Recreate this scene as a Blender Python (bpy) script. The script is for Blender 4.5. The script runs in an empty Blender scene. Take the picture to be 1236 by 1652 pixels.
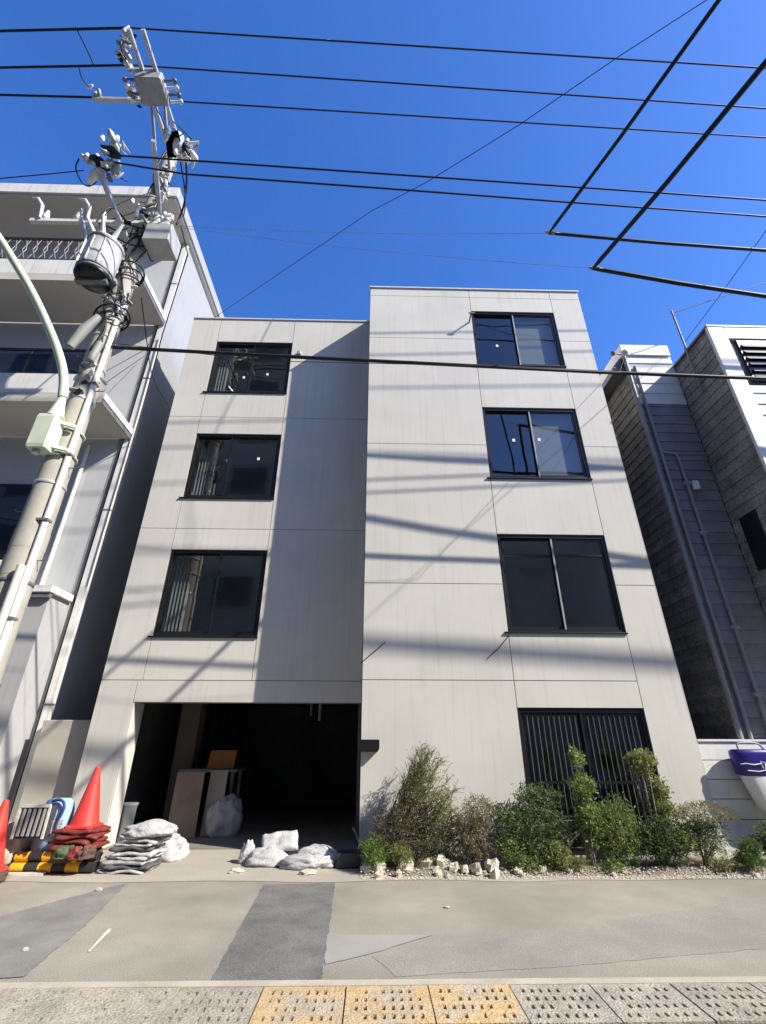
import bpy, math, random
from mathutils import Vector, Matrix, noise
random.seed(7)
R = math.radians
SC = bpy.context.scene
COL = SC.collection

# ------------------------------------------------------------------ camera
F, TH, YAW, ROLL, CAMH = 750.0, R(26.4), R(1.3), -0.0025, 1.5   # pixels of the 1236 x 1652 photo
fw = Vector((math.sin(YAW)*math.cos(TH), math.cos(YAW)*math.cos(TH), math.sin(TH)))
r0 = Vector((math.cos(YAW), -math.sin(YAW), 0)); u0 = r0.cross(fw)
rt = r0*math.cos(ROLL) - u0*math.sin(ROLL)
up = u0*math.cos(ROLL) + r0*math.sin(ROLL)
CP = Vector((0, 0, CAMH))
cam = bpy.data.cameras.new('camera'); co = bpy.data.objects.new('camera', cam); COL.objects.link(co)
cam.sensor_fit = 'VERTICAL'; cam.sensor_height = 24; cam.lens = 24*F/1652
cam.clip_start = 0.05; cam.clip_end = 3000
co.matrix_world = Matrix(((rt.x, up.x, -fw.x, CP.x), (rt.y, up.y, -fw.y, CP.y), (rt.z, up.z, -fw.z, CP.z), (0, 0, 0, 1)))
SC.camera = co

# ------------------------------------------------------------------ sky, sun, exposure
SUN = Vector((1.93, -1.0, 1.78)).normalized()
EL = math.asin(SUN.z); AZ = math.atan2(SUN.x, SUN.y)
w = bpy.data.worlds.new('World'); SC.world = w; w.use_nodes = True
nt = w.node_tree; nt.nodes.clear()
sk = nt.nodes.new('ShaderNodeTexSky'); sk.sky_type = 'NISHITA'; sk.sun_disc = False
sk.sun_elevation = EL; sk.sun_rotation = AZ; sk.air_density = 1.0; sk.dust_density = 0.6; sk.ozone_density = 2.0; sk.altitude = 0
bg = nt.nodes.new('ShaderNodeBackground'); bg.inputs[1].default_value = 0.14
ow = nt.nodes.new('ShaderNodeOutputWorld')
hs = nt.nodes.new('ShaderNodeHueSaturation'); hs.inputs['Saturation'].default_value = 1.27   # a clear, deep blue day
tn = nt.nodes.new('ShaderNodeMix'); tn.data_type = 'RGBA'; tn.blend_type = 'MULTIPLY'; tn.inputs[0].default_value = 1; tn.inputs[7].default_value = (0.88, 0.97, 1.36, 1)
nt.links.new(sk.outputs[0], hs.inputs['Color']); nt.links.new(hs.outputs[0], tn.inputs[6]); nt.links.new(tn.outputs[2], bg.inputs[0]); nt.links.new(bg.outputs[0], ow.inputs[0])
sl = bpy.data.lights.new('sun', 'SUN'); sl.energy = 5.0; sl.angle = R(0.53); sl.color = (1, 0.935, 0.82)
so = bpy.data.objects.new('sun', sl); COL.objects.link(so)
so.rotation_euler = SUN.to_track_quat('Z', 'Y').to_euler(); so.location = (12, -6, 20)
SC.view_settings.view_transform = 'Standard'; SC.view_settings.look = 'None'
SC.view_settings.exposure = 0.62; SC.view_settings.gamma = 1.0
SC.view_settings.use_curve_mapping = False
SC.render.engine = 'CYCLES'

# ------------------------------------------------------------------ pixel helpers (a pixel only gives a direction)
def ray(x, y): return fw + rt*((x-618)/F) + up*((826-y)/F)
def PY(x, y, D): d = ray(x, y); return CP + d*(D/d.y)
def PX(x, y, X): d = ray(x, y); return CP + d*(X/d.x)
def PZ(x, y, Z): d = ray(x, y); return CP + d*((Z-CAMH)/d.z)

# ------------------------------------------------------------------ materials
MATS = {}
def mat(name, base, rough=0.7, var=0.12, scale=3.0, bump=0.0, bscale=60.0, metal=0.0, streak=0.0, spec=0.4,
        rnd=0.0, tint=None, trans=0.0, fine=0.0):
    """principled with world-space mottling, optional vertical weather streaks, fine grain and bump"""
    if name in MATS: return MATS[name]
    m = bpy.data.materials.new(name); m.use_nodes = True; t = m.node_tree; N = t.nodes; L = t.links
    b = N['Principled BSDF']; b.inputs['Roughness'].default_value = rough; b.inputs['Metallic'].default_value = metal
    b.inputs['Specular IOR Level'].default_value = spec
    g = N.new('ShaderNodeNewGeometry')
    n1 = N.new('ShaderNodeTexNoise'); n1.inputs['Scale'].default_value = scale; n1.inputs['Detail'].default_value = 6; n1.inputs['Roughness'].default_value = 0.6
    L.new(g.outputs['Position'], n1.inputs['Vector'])
    mr = N.new('ShaderNodeMapRange'); mr.inputs['From Min'].default_value = 0.3; mr.inputs['From Max'].default_value = 0.7
    mr.inputs['To Min'].default_value = 1-var; mr.inputs['To Max'].default_value = 1+var
    L.new(n1.outputs['Fac'], mr.inputs['Value'])
    val = mr.outputs[0]
    def mul(a, bsock):
        q = N.new('ShaderNodeMath'); q.operation = 'MULTIPLY'; L.new(a, q.inputs[0]); L.new(bsock, q.inputs[1]); return q.outputs[0]
    if fine:
        n3 = N.new('ShaderNodeTexNoise'); n3.inputs['Scale'].default_value = bscale; n3.inputs['Detail'].default_value = 3
        L.new(g.outputs['Position'], n3.inputs['Vector'])
        m3 = N.new('ShaderNodeMapRange'); m3.inputs['From Min'].default_value = 0.3; m3.inputs['From Max'].default_value = 0.7
        m3.inputs['To Min'].default_value = 1-fine; m3.inputs['To Max'].default_value = 1+fine
        L.new(n3.outputs['Fac'], m3.inputs['Value']); val = mul(val, m3.outputs[0])
    if streak:
        mp = N.new('ShaderNodeMapping'); mp.inputs['Scale'].default_value = (9, 9, 0.35); L.new(g.outputs['Position'], mp.inputs['Vector'])
        n2 = N.new('ShaderNodeTexNoise'); n2.inputs['Scale'].default_value = 1.6; n2.inputs['Detail'].default_value = 5
        L.new(mp.outputs[0], n2.inputs['Vector'])
        m2 = N.new('ShaderNodeMapRange'); m2.inputs['From Min'].default_value = 0.52; m2.inputs['From Max'].default_value = 0.75
        m2.inputs['To Min'].default_value = 1.0; m2.inputs['To Max'].default_value = 1-streak
        L.new(n2.outputs['Fac'], m2.inputs['Value']); val = mul(val, m2.outputs[0])
    if rnd:
        oi = N.new('ShaderNodeObjectInfo'); m4 = N.new('ShaderNodeMapRange')
        m4.inputs['To Min'].default_value = 1-rnd; m4.inputs['To Max'].default_value = 1+rnd
        L.new(oi.outputs['Random'], m4.inputs['Value']); val = mul(val, m4.outputs[0])
    col = N.new('ShaderNodeMix'); col.data_type = 'RGBA'; col.blend_type = 'MULTIPLY'; col.inputs[0].default_value = 1
    col.inputs[6].default_value = (*base, 1); L.new(val, col.inputs[7])
    out = col.outputs[2]
    if tint:
        n5 = N.new('ShaderNodeTexNoise'); n5.inputs['Scale'].default_value = scale*0.37; n5.inputs['Detail'].default_value = 4
        L.new(g.outputs['Position'], n5.inputs['Vector'])
        m5 = N.new('ShaderNodeMapRange'); m5.inputs['From Min'].default_value = 0.42; m5.inputs['From Max'].default_value = 0.66
        L.new(n5.outputs['Fac'], m5.inputs['Value'])
        c2 = N.new('ShaderNodeMix'); c2.data_type = 'RGBA'; L.new(m5.outputs[0], c2.inputs[0]); c2.inputs[6].default_value = (*base, 1); c2.inputs[7].default_value = (*tint, 1)
        L.new(c2.outputs[2], col.inputs[6])
    L.new(out, b.inputs['Base Color'])
    if bump:
        nb = N.new('ShaderNodeTexNoise'); nb.inputs['Scale'].default_value = bscale; nb.inputs['Detail'].default_value = 4
        L.new(g.outputs['Position'], nb.inputs['Vector'])
        bn = N.new('ShaderNodeBump'); bn.inputs['Strength'].default_value = bump; bn.inputs['Distance'].default_value = 0.02
        L.new(nb.outputs['Fac'], bn.inputs['Height']); L.new(bn.outputs[0], b.inputs['Normal'])
    if trans:
        tr = N.new('ShaderNodeBsdfTranslucent'); L.new(out, tr.inputs['Color'])
        mx = N.new('ShaderNodeMixShader'); mx.inputs[0].default_value = trans
        L.new(b.outputs[0], mx.inputs[1]); L.new(tr.outputs[0], mx.inputs[2]); L.new(mx.outputs[0], N['Material Output'].inputs['Surface'])
    MATS[name] = m; return m

def glass(name, tint=(0.80, 0.84, 0.84), wob=0.012):
    if name in MATS: return MATS[name]
    m = bpy.data.materials.new(name); m.use_nodes = True; t = m.node_tree; N = t.nodes; L = t.links; N.remove(N['Principled BSDF'])
    tr = N.new('ShaderNodeBsdfTransparent'); tr.inputs[0].default_value = (*tint, 1)
    gl = N.new('ShaderNodeBsdfGlossy'); gl.inputs['Roughness'].default_value = 0.01
    g = N.new('ShaderNodeNewGeometry')      # two-sided Schlick reflectance of a double pane
    dt = N.new('ShaderNodeVectorMath'); dt.operation = 'DOT_PRODUCT'; L.new(g.outputs['Normal'], dt.inputs[0]); L.new(g.outputs['Incoming'], dt.inputs[1])
    def mth(op, a, b=None):
        q = N.new('ShaderNodeMath'); q.operation = op
        for i_, v in enumerate((a, b)):
            if v is None: continue
            if isinstance(v, (int, float)): q.inputs[i_].default_value = v
            else: L.new(v, q.inputs[i_])
        return q.outputs[0]
    fr = mth('ADD', mth('MULTIPLY', mth('POWER', mth('SUBTRACT', 1.0, mth('ABSOLUTE', dt.outputs['Value'])), 5.0), 0.87), 0.13)
    nz = N.new('ShaderNodeTexNoise'); nz.inputs['Scale'].default_value = 1.3; nz.inputs['Detail'].default_value = 1
    L.new(g.outputs['Position'], nz.inputs['Vector'])
    bp = N.new('ShaderNodeBump'); bp.inputs['Strength'].default_value = 0.25; bp.inputs['Distance'].default_value = wob
    L.new(nz.outputs['Fac'], bp.inputs['Height']); L.new(bp.outputs[0], gl.inputs['Normal'])
    mx = N.new('ShaderNodeMixShader'); L.new(fr, mx.inputs[0]); L.new(tr.outputs[0], mx.inputs[1]); L.new(gl.outputs[0], mx.inputs[2])
    L.new(mx.outputs[0], N['Material Output'].inputs['Surface']); MATS[name] = m; return m

WALL = mat('facade_panel_paint', (0.60, 0.58, 0.525), 0.75, 0.07, 0.7, 0.06, 90, streak=0.10, fine=0.03, rnd=0.02)
CORE = mat('facade_joint_grey', (0.20, 0.20, 0.19), 0.9, 0.1)
COPE = mat('coping_metal', (0.62, 0.62, 0.60), 0.45, 0.05)
BLACK = mat('black_aluminium', (0.012, 0.012, 0.014), 0.35, 0.1)
GREYAL = mat('grey_aluminium', (0.30, 0.31, 0.32), 0.4, 0.1)
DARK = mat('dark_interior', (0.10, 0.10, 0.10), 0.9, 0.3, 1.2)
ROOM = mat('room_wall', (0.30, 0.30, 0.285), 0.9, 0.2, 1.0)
BLIND = mat('roller_blind', (0.20, 0.205, 0.21), 0.8, 0.08)
GLASS = glass('window_glass')
WHITEP = mat('white_plastic', (0.78, 0.77, 0.74), 0.5, 0.05)
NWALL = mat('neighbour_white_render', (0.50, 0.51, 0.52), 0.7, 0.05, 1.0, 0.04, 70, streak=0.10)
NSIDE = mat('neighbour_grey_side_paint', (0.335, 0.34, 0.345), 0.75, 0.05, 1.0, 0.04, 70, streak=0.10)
NLOW = mat('neighbour_panel_paint', (0.40, 0.40, 0.40), 0.75, 0.06, 1.0, 0.04, 70, streak=0.14)
NBEIGE = mat('neighbour_soffit_paint', (0.55, 0.52, 0.46), 0.8, 0.06, 1.0)
NTRIM = mat('neighbour_white_trim', (0.74, 0.73, 0.70), 0.6, 0.08, 2.0, streak=0.25)
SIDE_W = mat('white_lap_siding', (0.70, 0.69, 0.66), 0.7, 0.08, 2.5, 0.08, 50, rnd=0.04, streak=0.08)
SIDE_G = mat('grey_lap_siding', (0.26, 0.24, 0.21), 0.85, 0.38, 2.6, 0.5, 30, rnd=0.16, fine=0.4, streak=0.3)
CONC = mat('pole_concrete', (0.40, 0.375, 0.32), 0.85, 0.10, 4.0, 0.10, 90, fine=0.08)
STEEL = mat('galvanised_steel', (0.50, 0.51, 0.52), 0.42, 0.15, 9.0, metal=0.35)
DSTEEL = mat('dull_steel', (0.20, 0.20, 0.20), 0.55, 0.25, 9.0, metal=0.3)
RUBBER = mat('black_cable_sheath', (0.014, 0.014, 0.015), 0.5, 0.2, 5)
PORC = mat('white_porcelain', (0.80, 0.80, 0.78), 0.2, 0.05)
TRANSF = mat('transformer_paint', (0.56, 0.56, 0.56), 0.45, 0.18, 6.0, streak=0.4)
LAMPG = mat('pale_green_lamp_paint', (0.60, 0.68, 0.52), 0.45, 0.08, 4.0)
ASPH = mat('dusty_asphalt', (0.25, 0.236, 0.195), 0.92, 0.15, 1.3, 0.3, 100, fine=0.26, tint=(0.315, 0.295, 0.24))
ASPHD = mat('dark_asphalt_patch', (0.145, 0.143, 0.135), 0.92, 0.28, 2.6, 0.3, 140, fine=0.45)
ASPHM = mat('mid_asphalt_patch', (0.205, 0.20, 0.178), 0.92, 0.25, 2.0, 0.3, 140, fine=0.32)
ASPHL = mat('pale_asphalt_patch', (0.31, 0.30, 0.27), 0.92, 0.10, 1.5, 0.4, 200, fine=0.12)
APRON = mat('concrete_apron', (0.36, 0.335, 0.28), 0.9, 0.12, 1.2, 0.35, 120, fine=0.10, tint=(0.40, 0.36, 0.29))
SLABG = mat('grey_concrete_cover', (0.38, 0.35, 0.285), 0.9, 0.2, 7.0, 0.8, 60, rnd=0.08, fine=0.28, tint=(0.30, 0.28, 0.235))
SLABY = mat('yellow_worn_cover', (0.52, 0.37, 0.19), 0.88, 0.16, 9.0, 0.7, 60, rnd=0.07, fine=0.22, tint=(0.42, 0.37, 0.28))
PAINT = mat('worn_white_paint', (0.60, 0.58, 0.52), 0.8, 0.25, 30)
SOIL = mat('dry_soil', (0.21, 0.18, 0.135), 0.95, 0.25, 6, 0.8, 40, fine=0.2)
STONE = mat('pale_limestone', (0.50, 0.455, 0.37), 0.85, 0.16, 9, 0.6, 45, rnd=0.15)
CONE = mat('red_cone_plastic', (0.66, 0.045, 0.035), 0.55, 0.12, 6, streak=0.25, fine=0.08)
SHEET = mat('white_sacking', (0.46, 0.46, 0.455), 0.6, 0.2, 10, 0.7, 40, rnd=0.08)
SACK = mat('grey_sacking', (0.40, 0.40, 0.40), 0.7, 0.15, 8, 0.4, 40, rnd=0.12)
MAROON = mat('maroon_tarpaulin', (0.19, 0.035, 0.03), 0.55, 0.2, 8, 0.3, 40)
CREAM = mat('cream_cloth', (0.58, 0.55, 0.47), 0.8, 0.12, 10, 0.3, 60)
BLUEC = mat('light_blue_canvas', (0.30, 0.44, 0.66), 0.7, 0.12, 8, 0.2, 60)
YELL = mat('yellow_stripe_paint', (0.75, 0.40, 0.02), 0.5, 0.15, 12)
BLK = mat('black_stripe_paint', (0.03, 0.028, 0.025), 0.5, 0.2, 12)
TAN = mat('brown_bundle', (0.10, 0.065, 0.045), 0.8, 0.25, 12, 0.3, 60)
WOOD = mat('plywood', (0.26, 0.20, 0.15), 0.7, 0.15, 3, 0.1, 60)
ORANGEW = mat('orange_plywood', (0.55, 0.27, 0.10), 0.6, 0.12, 3)
BLUEP = mat('deep_blue_plastic', (0.03, 0.02, 0.20), 0.32, 0.06, 4)
OPP = mat('opposite_wall', (0.48, 0.46, 0.42), 0.85, 0.08, 1.0)
TWIG = mat('twig_bark', (0.10, 0.075, 0.055), 0.9, 0.2, 12)
TWIGG = mat('pale_trunk_bark', (0.26, 0.22, 0.18), 0.9, 0.2, 20)
def leafmat(n, c): return mat(n, c, 0.6, 0.45, 7.0, trans=0.3, spec=0.3)
LF_OLIVE = leafmat('olive_leaves', (0.23, 0.26, 0.085)); LF_DARK = leafmat('dark_green_leaves', (0.095, 0.145, 0.05))
LF_LIGHT = leafmat('light_green_leaves', (0.20, 0.28, 0.075)); LF_TAN = leafmat('brownish_leaves', (0.25, 0.22, 0.125))
LF_YEL = leafmat('yellow_green_leaves', (0.24, 0.27, 0.09)); LF_CON = leafmat('conifer_green', (0.09, 0.16, 0.03))
LF_GRASS = leafmat('grass_green', (0.15, 0.25, 0.045))

# ------------------------------------------------------------------ mesh builder
def smooth(p, it=2):
    p = [Vector(q) for q in p]
    for _ in range(it):
        o = [p[0]]
        for a, b in zip(p[:-1], p[1:]): o += [a.lerp(b, .25), a.lerp(b, .75)]
        p = o + [p[-1]]
    return p
class MB:
    def __init__(s): s.v = []; s.f = []; s.sm = []
    def add(s, vs, fs, smooth=False):
        o = len(s.v); s.v += [tuple(q) for q in vs]; s.f += [tuple(o+i for i in f) for f in fs]; s.sm += [smooth]*len(fs); return s
    def box(s, a, b):
        x0, y0, z0 = a; x1, y1, z1 = b
        x0, x1 = min(x0, x1), max(x0, x1); y0, y1 = min(y0, y1), max(y0, y1); z0, z1 = min(z0, z1), max(z0, z1)
        return s.add([(x0,y0,z0),(x1,y0,z0),(x1,y1,z0),(x0,y1,z0),(x0,y0,z1),(x1,y0,z1),(x1,y1,z1),(x0,y1,z1)],
                     [(0,3,2,1),(4,5,6,7),(0,1,5,4),(1,2,6,5),(2,3,7,6),(3,0,4,7)])
    def bar(s, p, q, w, h=None, roll=None):
        """rectangular bar from p to q"""
        p = Vector(p); q = Vector(q); h = h or w; d = (q-p).normalized()
        ref = Vector(roll) if roll else (Vector((0,0,1)) if abs(d.z) < 0.9 else Vector((0,1,0)))
        a = d.cross(ref).normalized(); b = a.cross(d).normalized()
        vs = []
        for c in (p, q):
            for i, j in ((-1,-1),(1,-1),(1,1),(-1,1)): vs.append(c + a*(w/2*i) + b*(h/2*j))
        return s.add(vs, [(0,1,2,3),(7,6,5,4),(0,4,5,1),(1,5,6,2),(2,6,7,3),(3,7,4,0)])
    def tube(s, pts, r, n=6, cap=True, smooth=True):
        pts = [Vector(p) for p in pts]; rs = r if isinstance(r, (list, tuple)) else [r]*len(pts)
        d0 = (pts[1]-pts[0]).normalized(); ref = Vector((0,0,1)) if abs(d0.z) < 0.9 else Vector((0,1,0))
        a = d0.cross(ref).normalized(); vs = []
        for i, p in enumerate(pts):
            d = (pts[min(i+1, len(pts)-1)] - pts[max(i-1, 0)]).normalized()
            a = (a - d*a.dot(d)).normalized(); b = d.cross(a)
            for k in range(n):
                t = 2*math.pi*k/n; vs.append(p + (a*math.cos(t) + b*math.sin(t))*rs[i])
        fs = [(i*n+k, i*n+(k+1) % n, (i+1)*n+(k+1) % n, (i+1)*n+k) for i in range(len(pts)-1) for k in range(n)]
        s.add(vs, fs, smooth)
        if cap:
            s.add(vs[:n], [tuple(range(n))[::-1]]); s.add(vs[-n:], [tuple(range(n))])
        return s
    def lathe(s, prof, n=20, c=(0,0,0), smooth=True, cap=True):
        vs = []; c = Vector(c)
        for r_, z in prof:
            for k in range(n):
                t = 2*math.pi*k/n; vs.append(c + Vector((r_*math.cos(t), r_*math.sin(t), z)))
        fs = [(i*n+k, i*n+(k+1) % n, (i+1)*n+(k+1) % n, (i+1)*n+k) for i in range(len(prof)-1) for k in range(n)]
        s.add(vs, fs, smooth)
        if cap:
            s.add(vs[:n], [tuple(range(n))[::-1]]); s.add(vs[-n:], [tuple(range(n))])
        return s
    def poly(s, pts): return s.add(pts, [tuple(range(len(pts)))])
    def mesh(s, name):
        m = bpy.data.meshes.new(name); m.from_pydata(s.v, [], s.f)
        m.polygons.foreach_set('use_smooth', s.sm); m.update(); return m
    def build(s, name, material, parent=None):
        m = s.mesh(name); m.materials.append(material); return link(name, m, parent)

def link(name, me, parent=None, loc=None):
    o = bpy.data.objects.new(name, me); COL.objects.link(o)
    if parent: o.parent = parent
    if loc is not None: o.location = loc
    return o
def tag(o, label, cat, group=None):
    o['label'] = label; o['category'] = cat
    if group: o['group'] = group
    return o
def thing(name, label, cat, group=None, loc=(0,0,0)):
    # Empty at the thing's base; children keep world coordinates through the inverse matrix
    o = bpy.data.objects.new(name, None); COL.objects.link(o); o.location = loc; o.empty_display_size = 0.1
    return tag(o, label, cat, group)
def part(root, name, mb, m, parent=None):
    o = mb.build(name, m); p = parent or root
    base = Vector(root.location) if root.type == 'EMPTY' else Vector((0,0,0))
    if p is root and root.type == 'EMPTY': o.parent = root; o.matrix_parent_inverse = Matrix.Translation(-base)
    else: o.parent = p
    return o
def struct(o): o['kind'] = 'structure'; return o
def bevel(o, wd=0.01, seg=2):
    b = o.modifiers.new('bevel', 'BEVEL'); b.width = wd; b.segments = seg; b.limit_method = 'ANGLE'; return o

# ------------------------------------------------------------------ the setting: ground, road, apron, soil
g = MB(); g.poly([(-400,-400,-0.03),(400,-400,-0.03),(400,400,-0.03),(-400,400,-0.03)])
struct(g.build('ground', mat('far_asphalt', (0.10,0.10,0.095), .9, .15, .5)))
ROAD0, ROAD1 = 4.33, 7.28
g = MB(); g.poly([(-60,ROAD0,0),(60,ROAD0,0),(60,ROAD1,0),(-60,ROAD1,0)]); road = struct(g.build('road', ASPH))
g = MB(); g.box((-60,-2.6,-0.028),(60,3.80,0.0)); struct(g.build('pavement', mat('near_asphalt', (0.10,0.10,0.095), 0.9, 0.12, 2, 0.3, 100)))
def ragged(px, z, m, name, step=0.022, amp=0.03, parent=road):
    pts = [PZ(x, y, z) for x, y in px]; out = []
    for i, p in enumerate(pts):
        q = pts[(i+1) % len(pts)]; n = max(1, int((q-p).length/step)); nd = Vector((-(q-p).y, (q-p).x, 0)).normalized()
        for k in range(n):
            t = p.lerp(q, k/n); out.append(t + nd*(noise.noise(t*7)*amp + noise.noise(t*31)*amp*.55))
    o = MB().poly([(p.x, p.y, z) for p in out]).build(name, m); o.parent = parent; return o
ragged([(425,1427),(541,1424),(519,1586),(338,1586)], 0.004, ASPHD, 'patch', amp=0.012)
ragged([(0,1478),(120,1446),(205,1424),(150,1482),(40,1574),(-60,1584),(-260,1584),(-200,1490)], 0.006, ASPHM, 'patch', amp=0.02)
ragged([(527,1508),(697,1508),(600,1538),(524,1556)], 0.005, ASPHL, 'patch', amp=0.012)
ragged([(600,1542),(700,1511),(870,1500),(1236,1450),(1500,1440),(1500,1500),(1236,1530),(900,1560),(640,1575)], 0.002, mat('grey_asphalt_patch', (0.262,0.25,0.212), 0.92, 0.15, 1.3, 0.3, 100, fine=0.26), 'patch', amp=0.015)
ragged([(141,1535),(146,1535),(180,1499),(175,1498)], 0.006, PAINT, 'paint_mark', step=0.03, amp=0.008)
# a pale gutter lip between road and cover slabs
g = MB(); g.box((-60,4.315,-0.028),(60,4.40,0.006)); lip = struct(g.build('kerb', mat('gutter_lip', (0.44,0.40,0.32), 0.9, 0.15, 3, 0.4, 120, fine=0.12)))
g = MB(); g.poly([(-60,ROAD1,0.003),(-60,7.10,0.003),(60,7.16,0.003),(60,ROAD1,0.003)][::-1])
# dusty concrete apron in front of the houses
g = MB(); n = 90; f1 = []; X0, X1 = -14.0, 14.0
for i in range(n+1):
    x = X0+(X1-X0)*i/n; f1.append((x, 7.02 + 0.10*noise.noise((x*0.8, 0, 0)) + 0.04*noise.noise((x*5, 1, 0)), 0.004))
g.poly(f1 + [(X1, 10.2, 0.004), (X0, 10.2, 0.004)]); struct(g.build('apron', APRON))
# cover slabs with slots along the gutter
def slab_mesh(seed, miss=.14):
    rr = random.Random(seed); W, Dp, T = 0.552, 0.49, 0.05; nx, ny = 8, 4
    mb = MB()
    xs = [0]; 
    for i in range(nx): c = W*(0.075 + 0.85*(i+0.5)/nx); hw = 0.011+rr.uniform(-.002,.002); xs += [c-hw, c+hw]
    xs.append(W); ys = [0]
    for j in range(ny): c = Dp*(0.06+0.88*(j+0.5)/ny); hh = 0.028+rr.uniform(-.003,.003); ys += [c-hh, c+hh]
    ys.append(Dp)
    for i in range(len(xs)-1):
        for j in range(len(ys)-1):
            x0,x1,y0,y1 = xs[i],xs[i+1],ys[j],ys[j+1]
            if i % 2 and j % 2 and rr.random() > miss:
                b = 0.004
                mb.add([(x0,y0,T),(x1,y0,T),(x1,y1,T),(x0,y1,T),(x0+b,y0+b,T-.08),(x1-b,y0+b,T-.08),(x1-b,y1-b,T-.08),(x0+b,y1-b,T-.08)],
                       [(0,1,5,4),(1,2,6,5),(2,3,7,6),(3,0,4,7),(4,5,6,7)])
            else: mb.poly([(x0,y0,T),(x1,y0,T),(x1,y1,T),(x0,y1,T)])
    mb.add([(0,0,0),(W,0,0),(W,Dp,0),(0,Dp,0),(0,0,T),(W,0,T),(W,Dp,T),(0,Dp,T)], [(0,1,5,4),(1,2,6,5),(2,3,7,6),(3,0,4,7)])
    return mb.mesh('gutter_cover')
smg = [slab_mesh(k) for k in range(3)]; smy = [slab_mesh(10+k) for k in range(3)]
smw = [slab_mesh(20+k, .6) for k in range(3)]
for m in smg + smw: m.materials.append(SLABG)
for m in smy: m.materials.append(SLABY)
XY0 = PZ(415, 1620, 0).x
gl = thing('gutter_cover_row', 'row of slotted concrete gutter covers, three of them yellow, along the near road edge', 'gutter cover', loc=(0,4.07,-0.028))
for i in range(-7, 9):
    y3 = 0 <= i < 3; o = link('cover_slab', (smy if y3 else smw if i < -1 else smg)[i % 3], gl)
    o.location = (XY0 + i*0.562, -0.248, -0.018 + random.uniform(-.004, .003)); o.rotation_euler = (random.uniform(-.006,.006), random.uniform(-.006,.006), random.uniform(-.006,.006))

# ------------------------------------------------------------------ the grey four-storey building
XL, XG, XR = -4.84, -0.15, 5.06          # left edge, step between the wings, right edge
DR, DL = 7.91, 8.92                      # front planes
ZTOP = 11.66
main = thing('apartment_building', 'pale grey four storey panelled building with black windows and an open garage', 'building', loc=(0, 9, 0))
def P_(n, mb, m, parent=None): return part(main, n, mb, m, parent)
PT = 0.03; JG = 0.006
def panels(cols, D):
    core = MB()
    for x0, x1, zs in cols:
        for z0, z1 in zs:
            P_('panel', MB().box((x0+JG, D, z0+JG), (x1-JG, D+PT, z1-JG)), WALL)
            core.box((x0, D+0.014, z0), (x1, D+0.22, z1))
    return core
WRX0, WRX1 = 2.31, 4.33; WLX0, WLX1 = -4.11, -2.16
RW = [(9.18, 10.92), (6.22, 7.98), (3.19, 5.00), (0.18, 2.00)]
LW = [(9.13, 10.80), (6.22, 7.90), (3.28, 5.02)]
core = panels([(XG, WRX0, [(0.0,2.41),(2.41,4.03),(4.03,7.0),(7.0,9.98),(9.98,11.40),(11.40,ZTOP)]),
        (WRX1, XR, [(0.0,4.03),(4.03,7.0),(7.0,9.98),(9.98,11.40),(11.40,ZTOP)]),
        (WRX0, WRX1, [(0.0,0.18),(2.00,2.41),(2.41,3.19),(5.0,6.22),(7.98,9.18),(10.92,11.40),(11.40,ZTOP)])], DR)
P_('wall_core', core, CORE)
GX = -4.19; GZ = 2.13
core = panels([(XL, WLX0, [(2.50,5.49),(5.49,8.38),(8.38,ZTOP-.06)]),
        (WLX1, XG-0.02, [(2.50,5.49),(5.49,8.38),(8.38,ZTOP-.06)]),
        (WLX0, WLX1, [(2.50,3.28),(5.02,5.49),(5.49,6.22),(7.90,8.38),(8.38,9.13),(10.80,ZTOP-.06)]),
        (GX, XG-0.02, [(GZ,2.50)]), (XL, GX, [(0.0,2.50)])], DL)
P_('wall_core', core, CORE)
# jamb of the garage pillar, side walls, roofs, back
P_('pillar_jamb', MB().box((GX-0.004, DL+0.006, 0.0), (GX+0.022, DL+0.42, GZ)), WALL)
P_('side_wall', MB().box((XG, DR+0.23, 0), (XG+0.18, 15.5, ZTOP-.04)), WALL)
P_('side_wall', MB().box((XR-0.2, DR+0.23, 0), (XR, 15.5, ZTOP-.04)), WALL)
P_('side_wall', MB().box((XL, DL+0.23, 2.2), (XL+0.2, 15.5, ZTOP-.1)), WALL)
P_('side_wall', MB().box((XL, DL+0.23, 0), (XL+0.2, 15.5, 2.19)), WALL)
P_('back_wall', MB().box((XL, 15.5, 0), (XR, 15.7, ZTOP-.1)), WALL)
P_('roof', MB().box((XG+0.02, DR+0.02, ZTOP-0.02), (XR-0.02, 15.6, ZTOP+0.02)), COPE)
P_('roof', MB().box((XL+0.02, DL+0.02, ZTOP-0.1), (XG-0.01, 15.6, ZTOP-0.06)), COPE)
bevel(P_('coping', MB().box((XG-0.015, DR-0.03, ZTOP+0.004), (XR+0.015, DR+0.25, ZTOP+0.05)), COPE), 0.008)
bevel(P_('coping', MB().box((XL-0.015, DL-0.03, ZTOP-0.055), (XG-0.018, DL+0.25, ZTOP-0.012)), COPE), 0.008)
P_('coping', MB().box((XG-0.014, DR+0.26, ZTOP+0.022), (XG+0.2, 15.6, ZTOP+0.045)), COPE)
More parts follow.
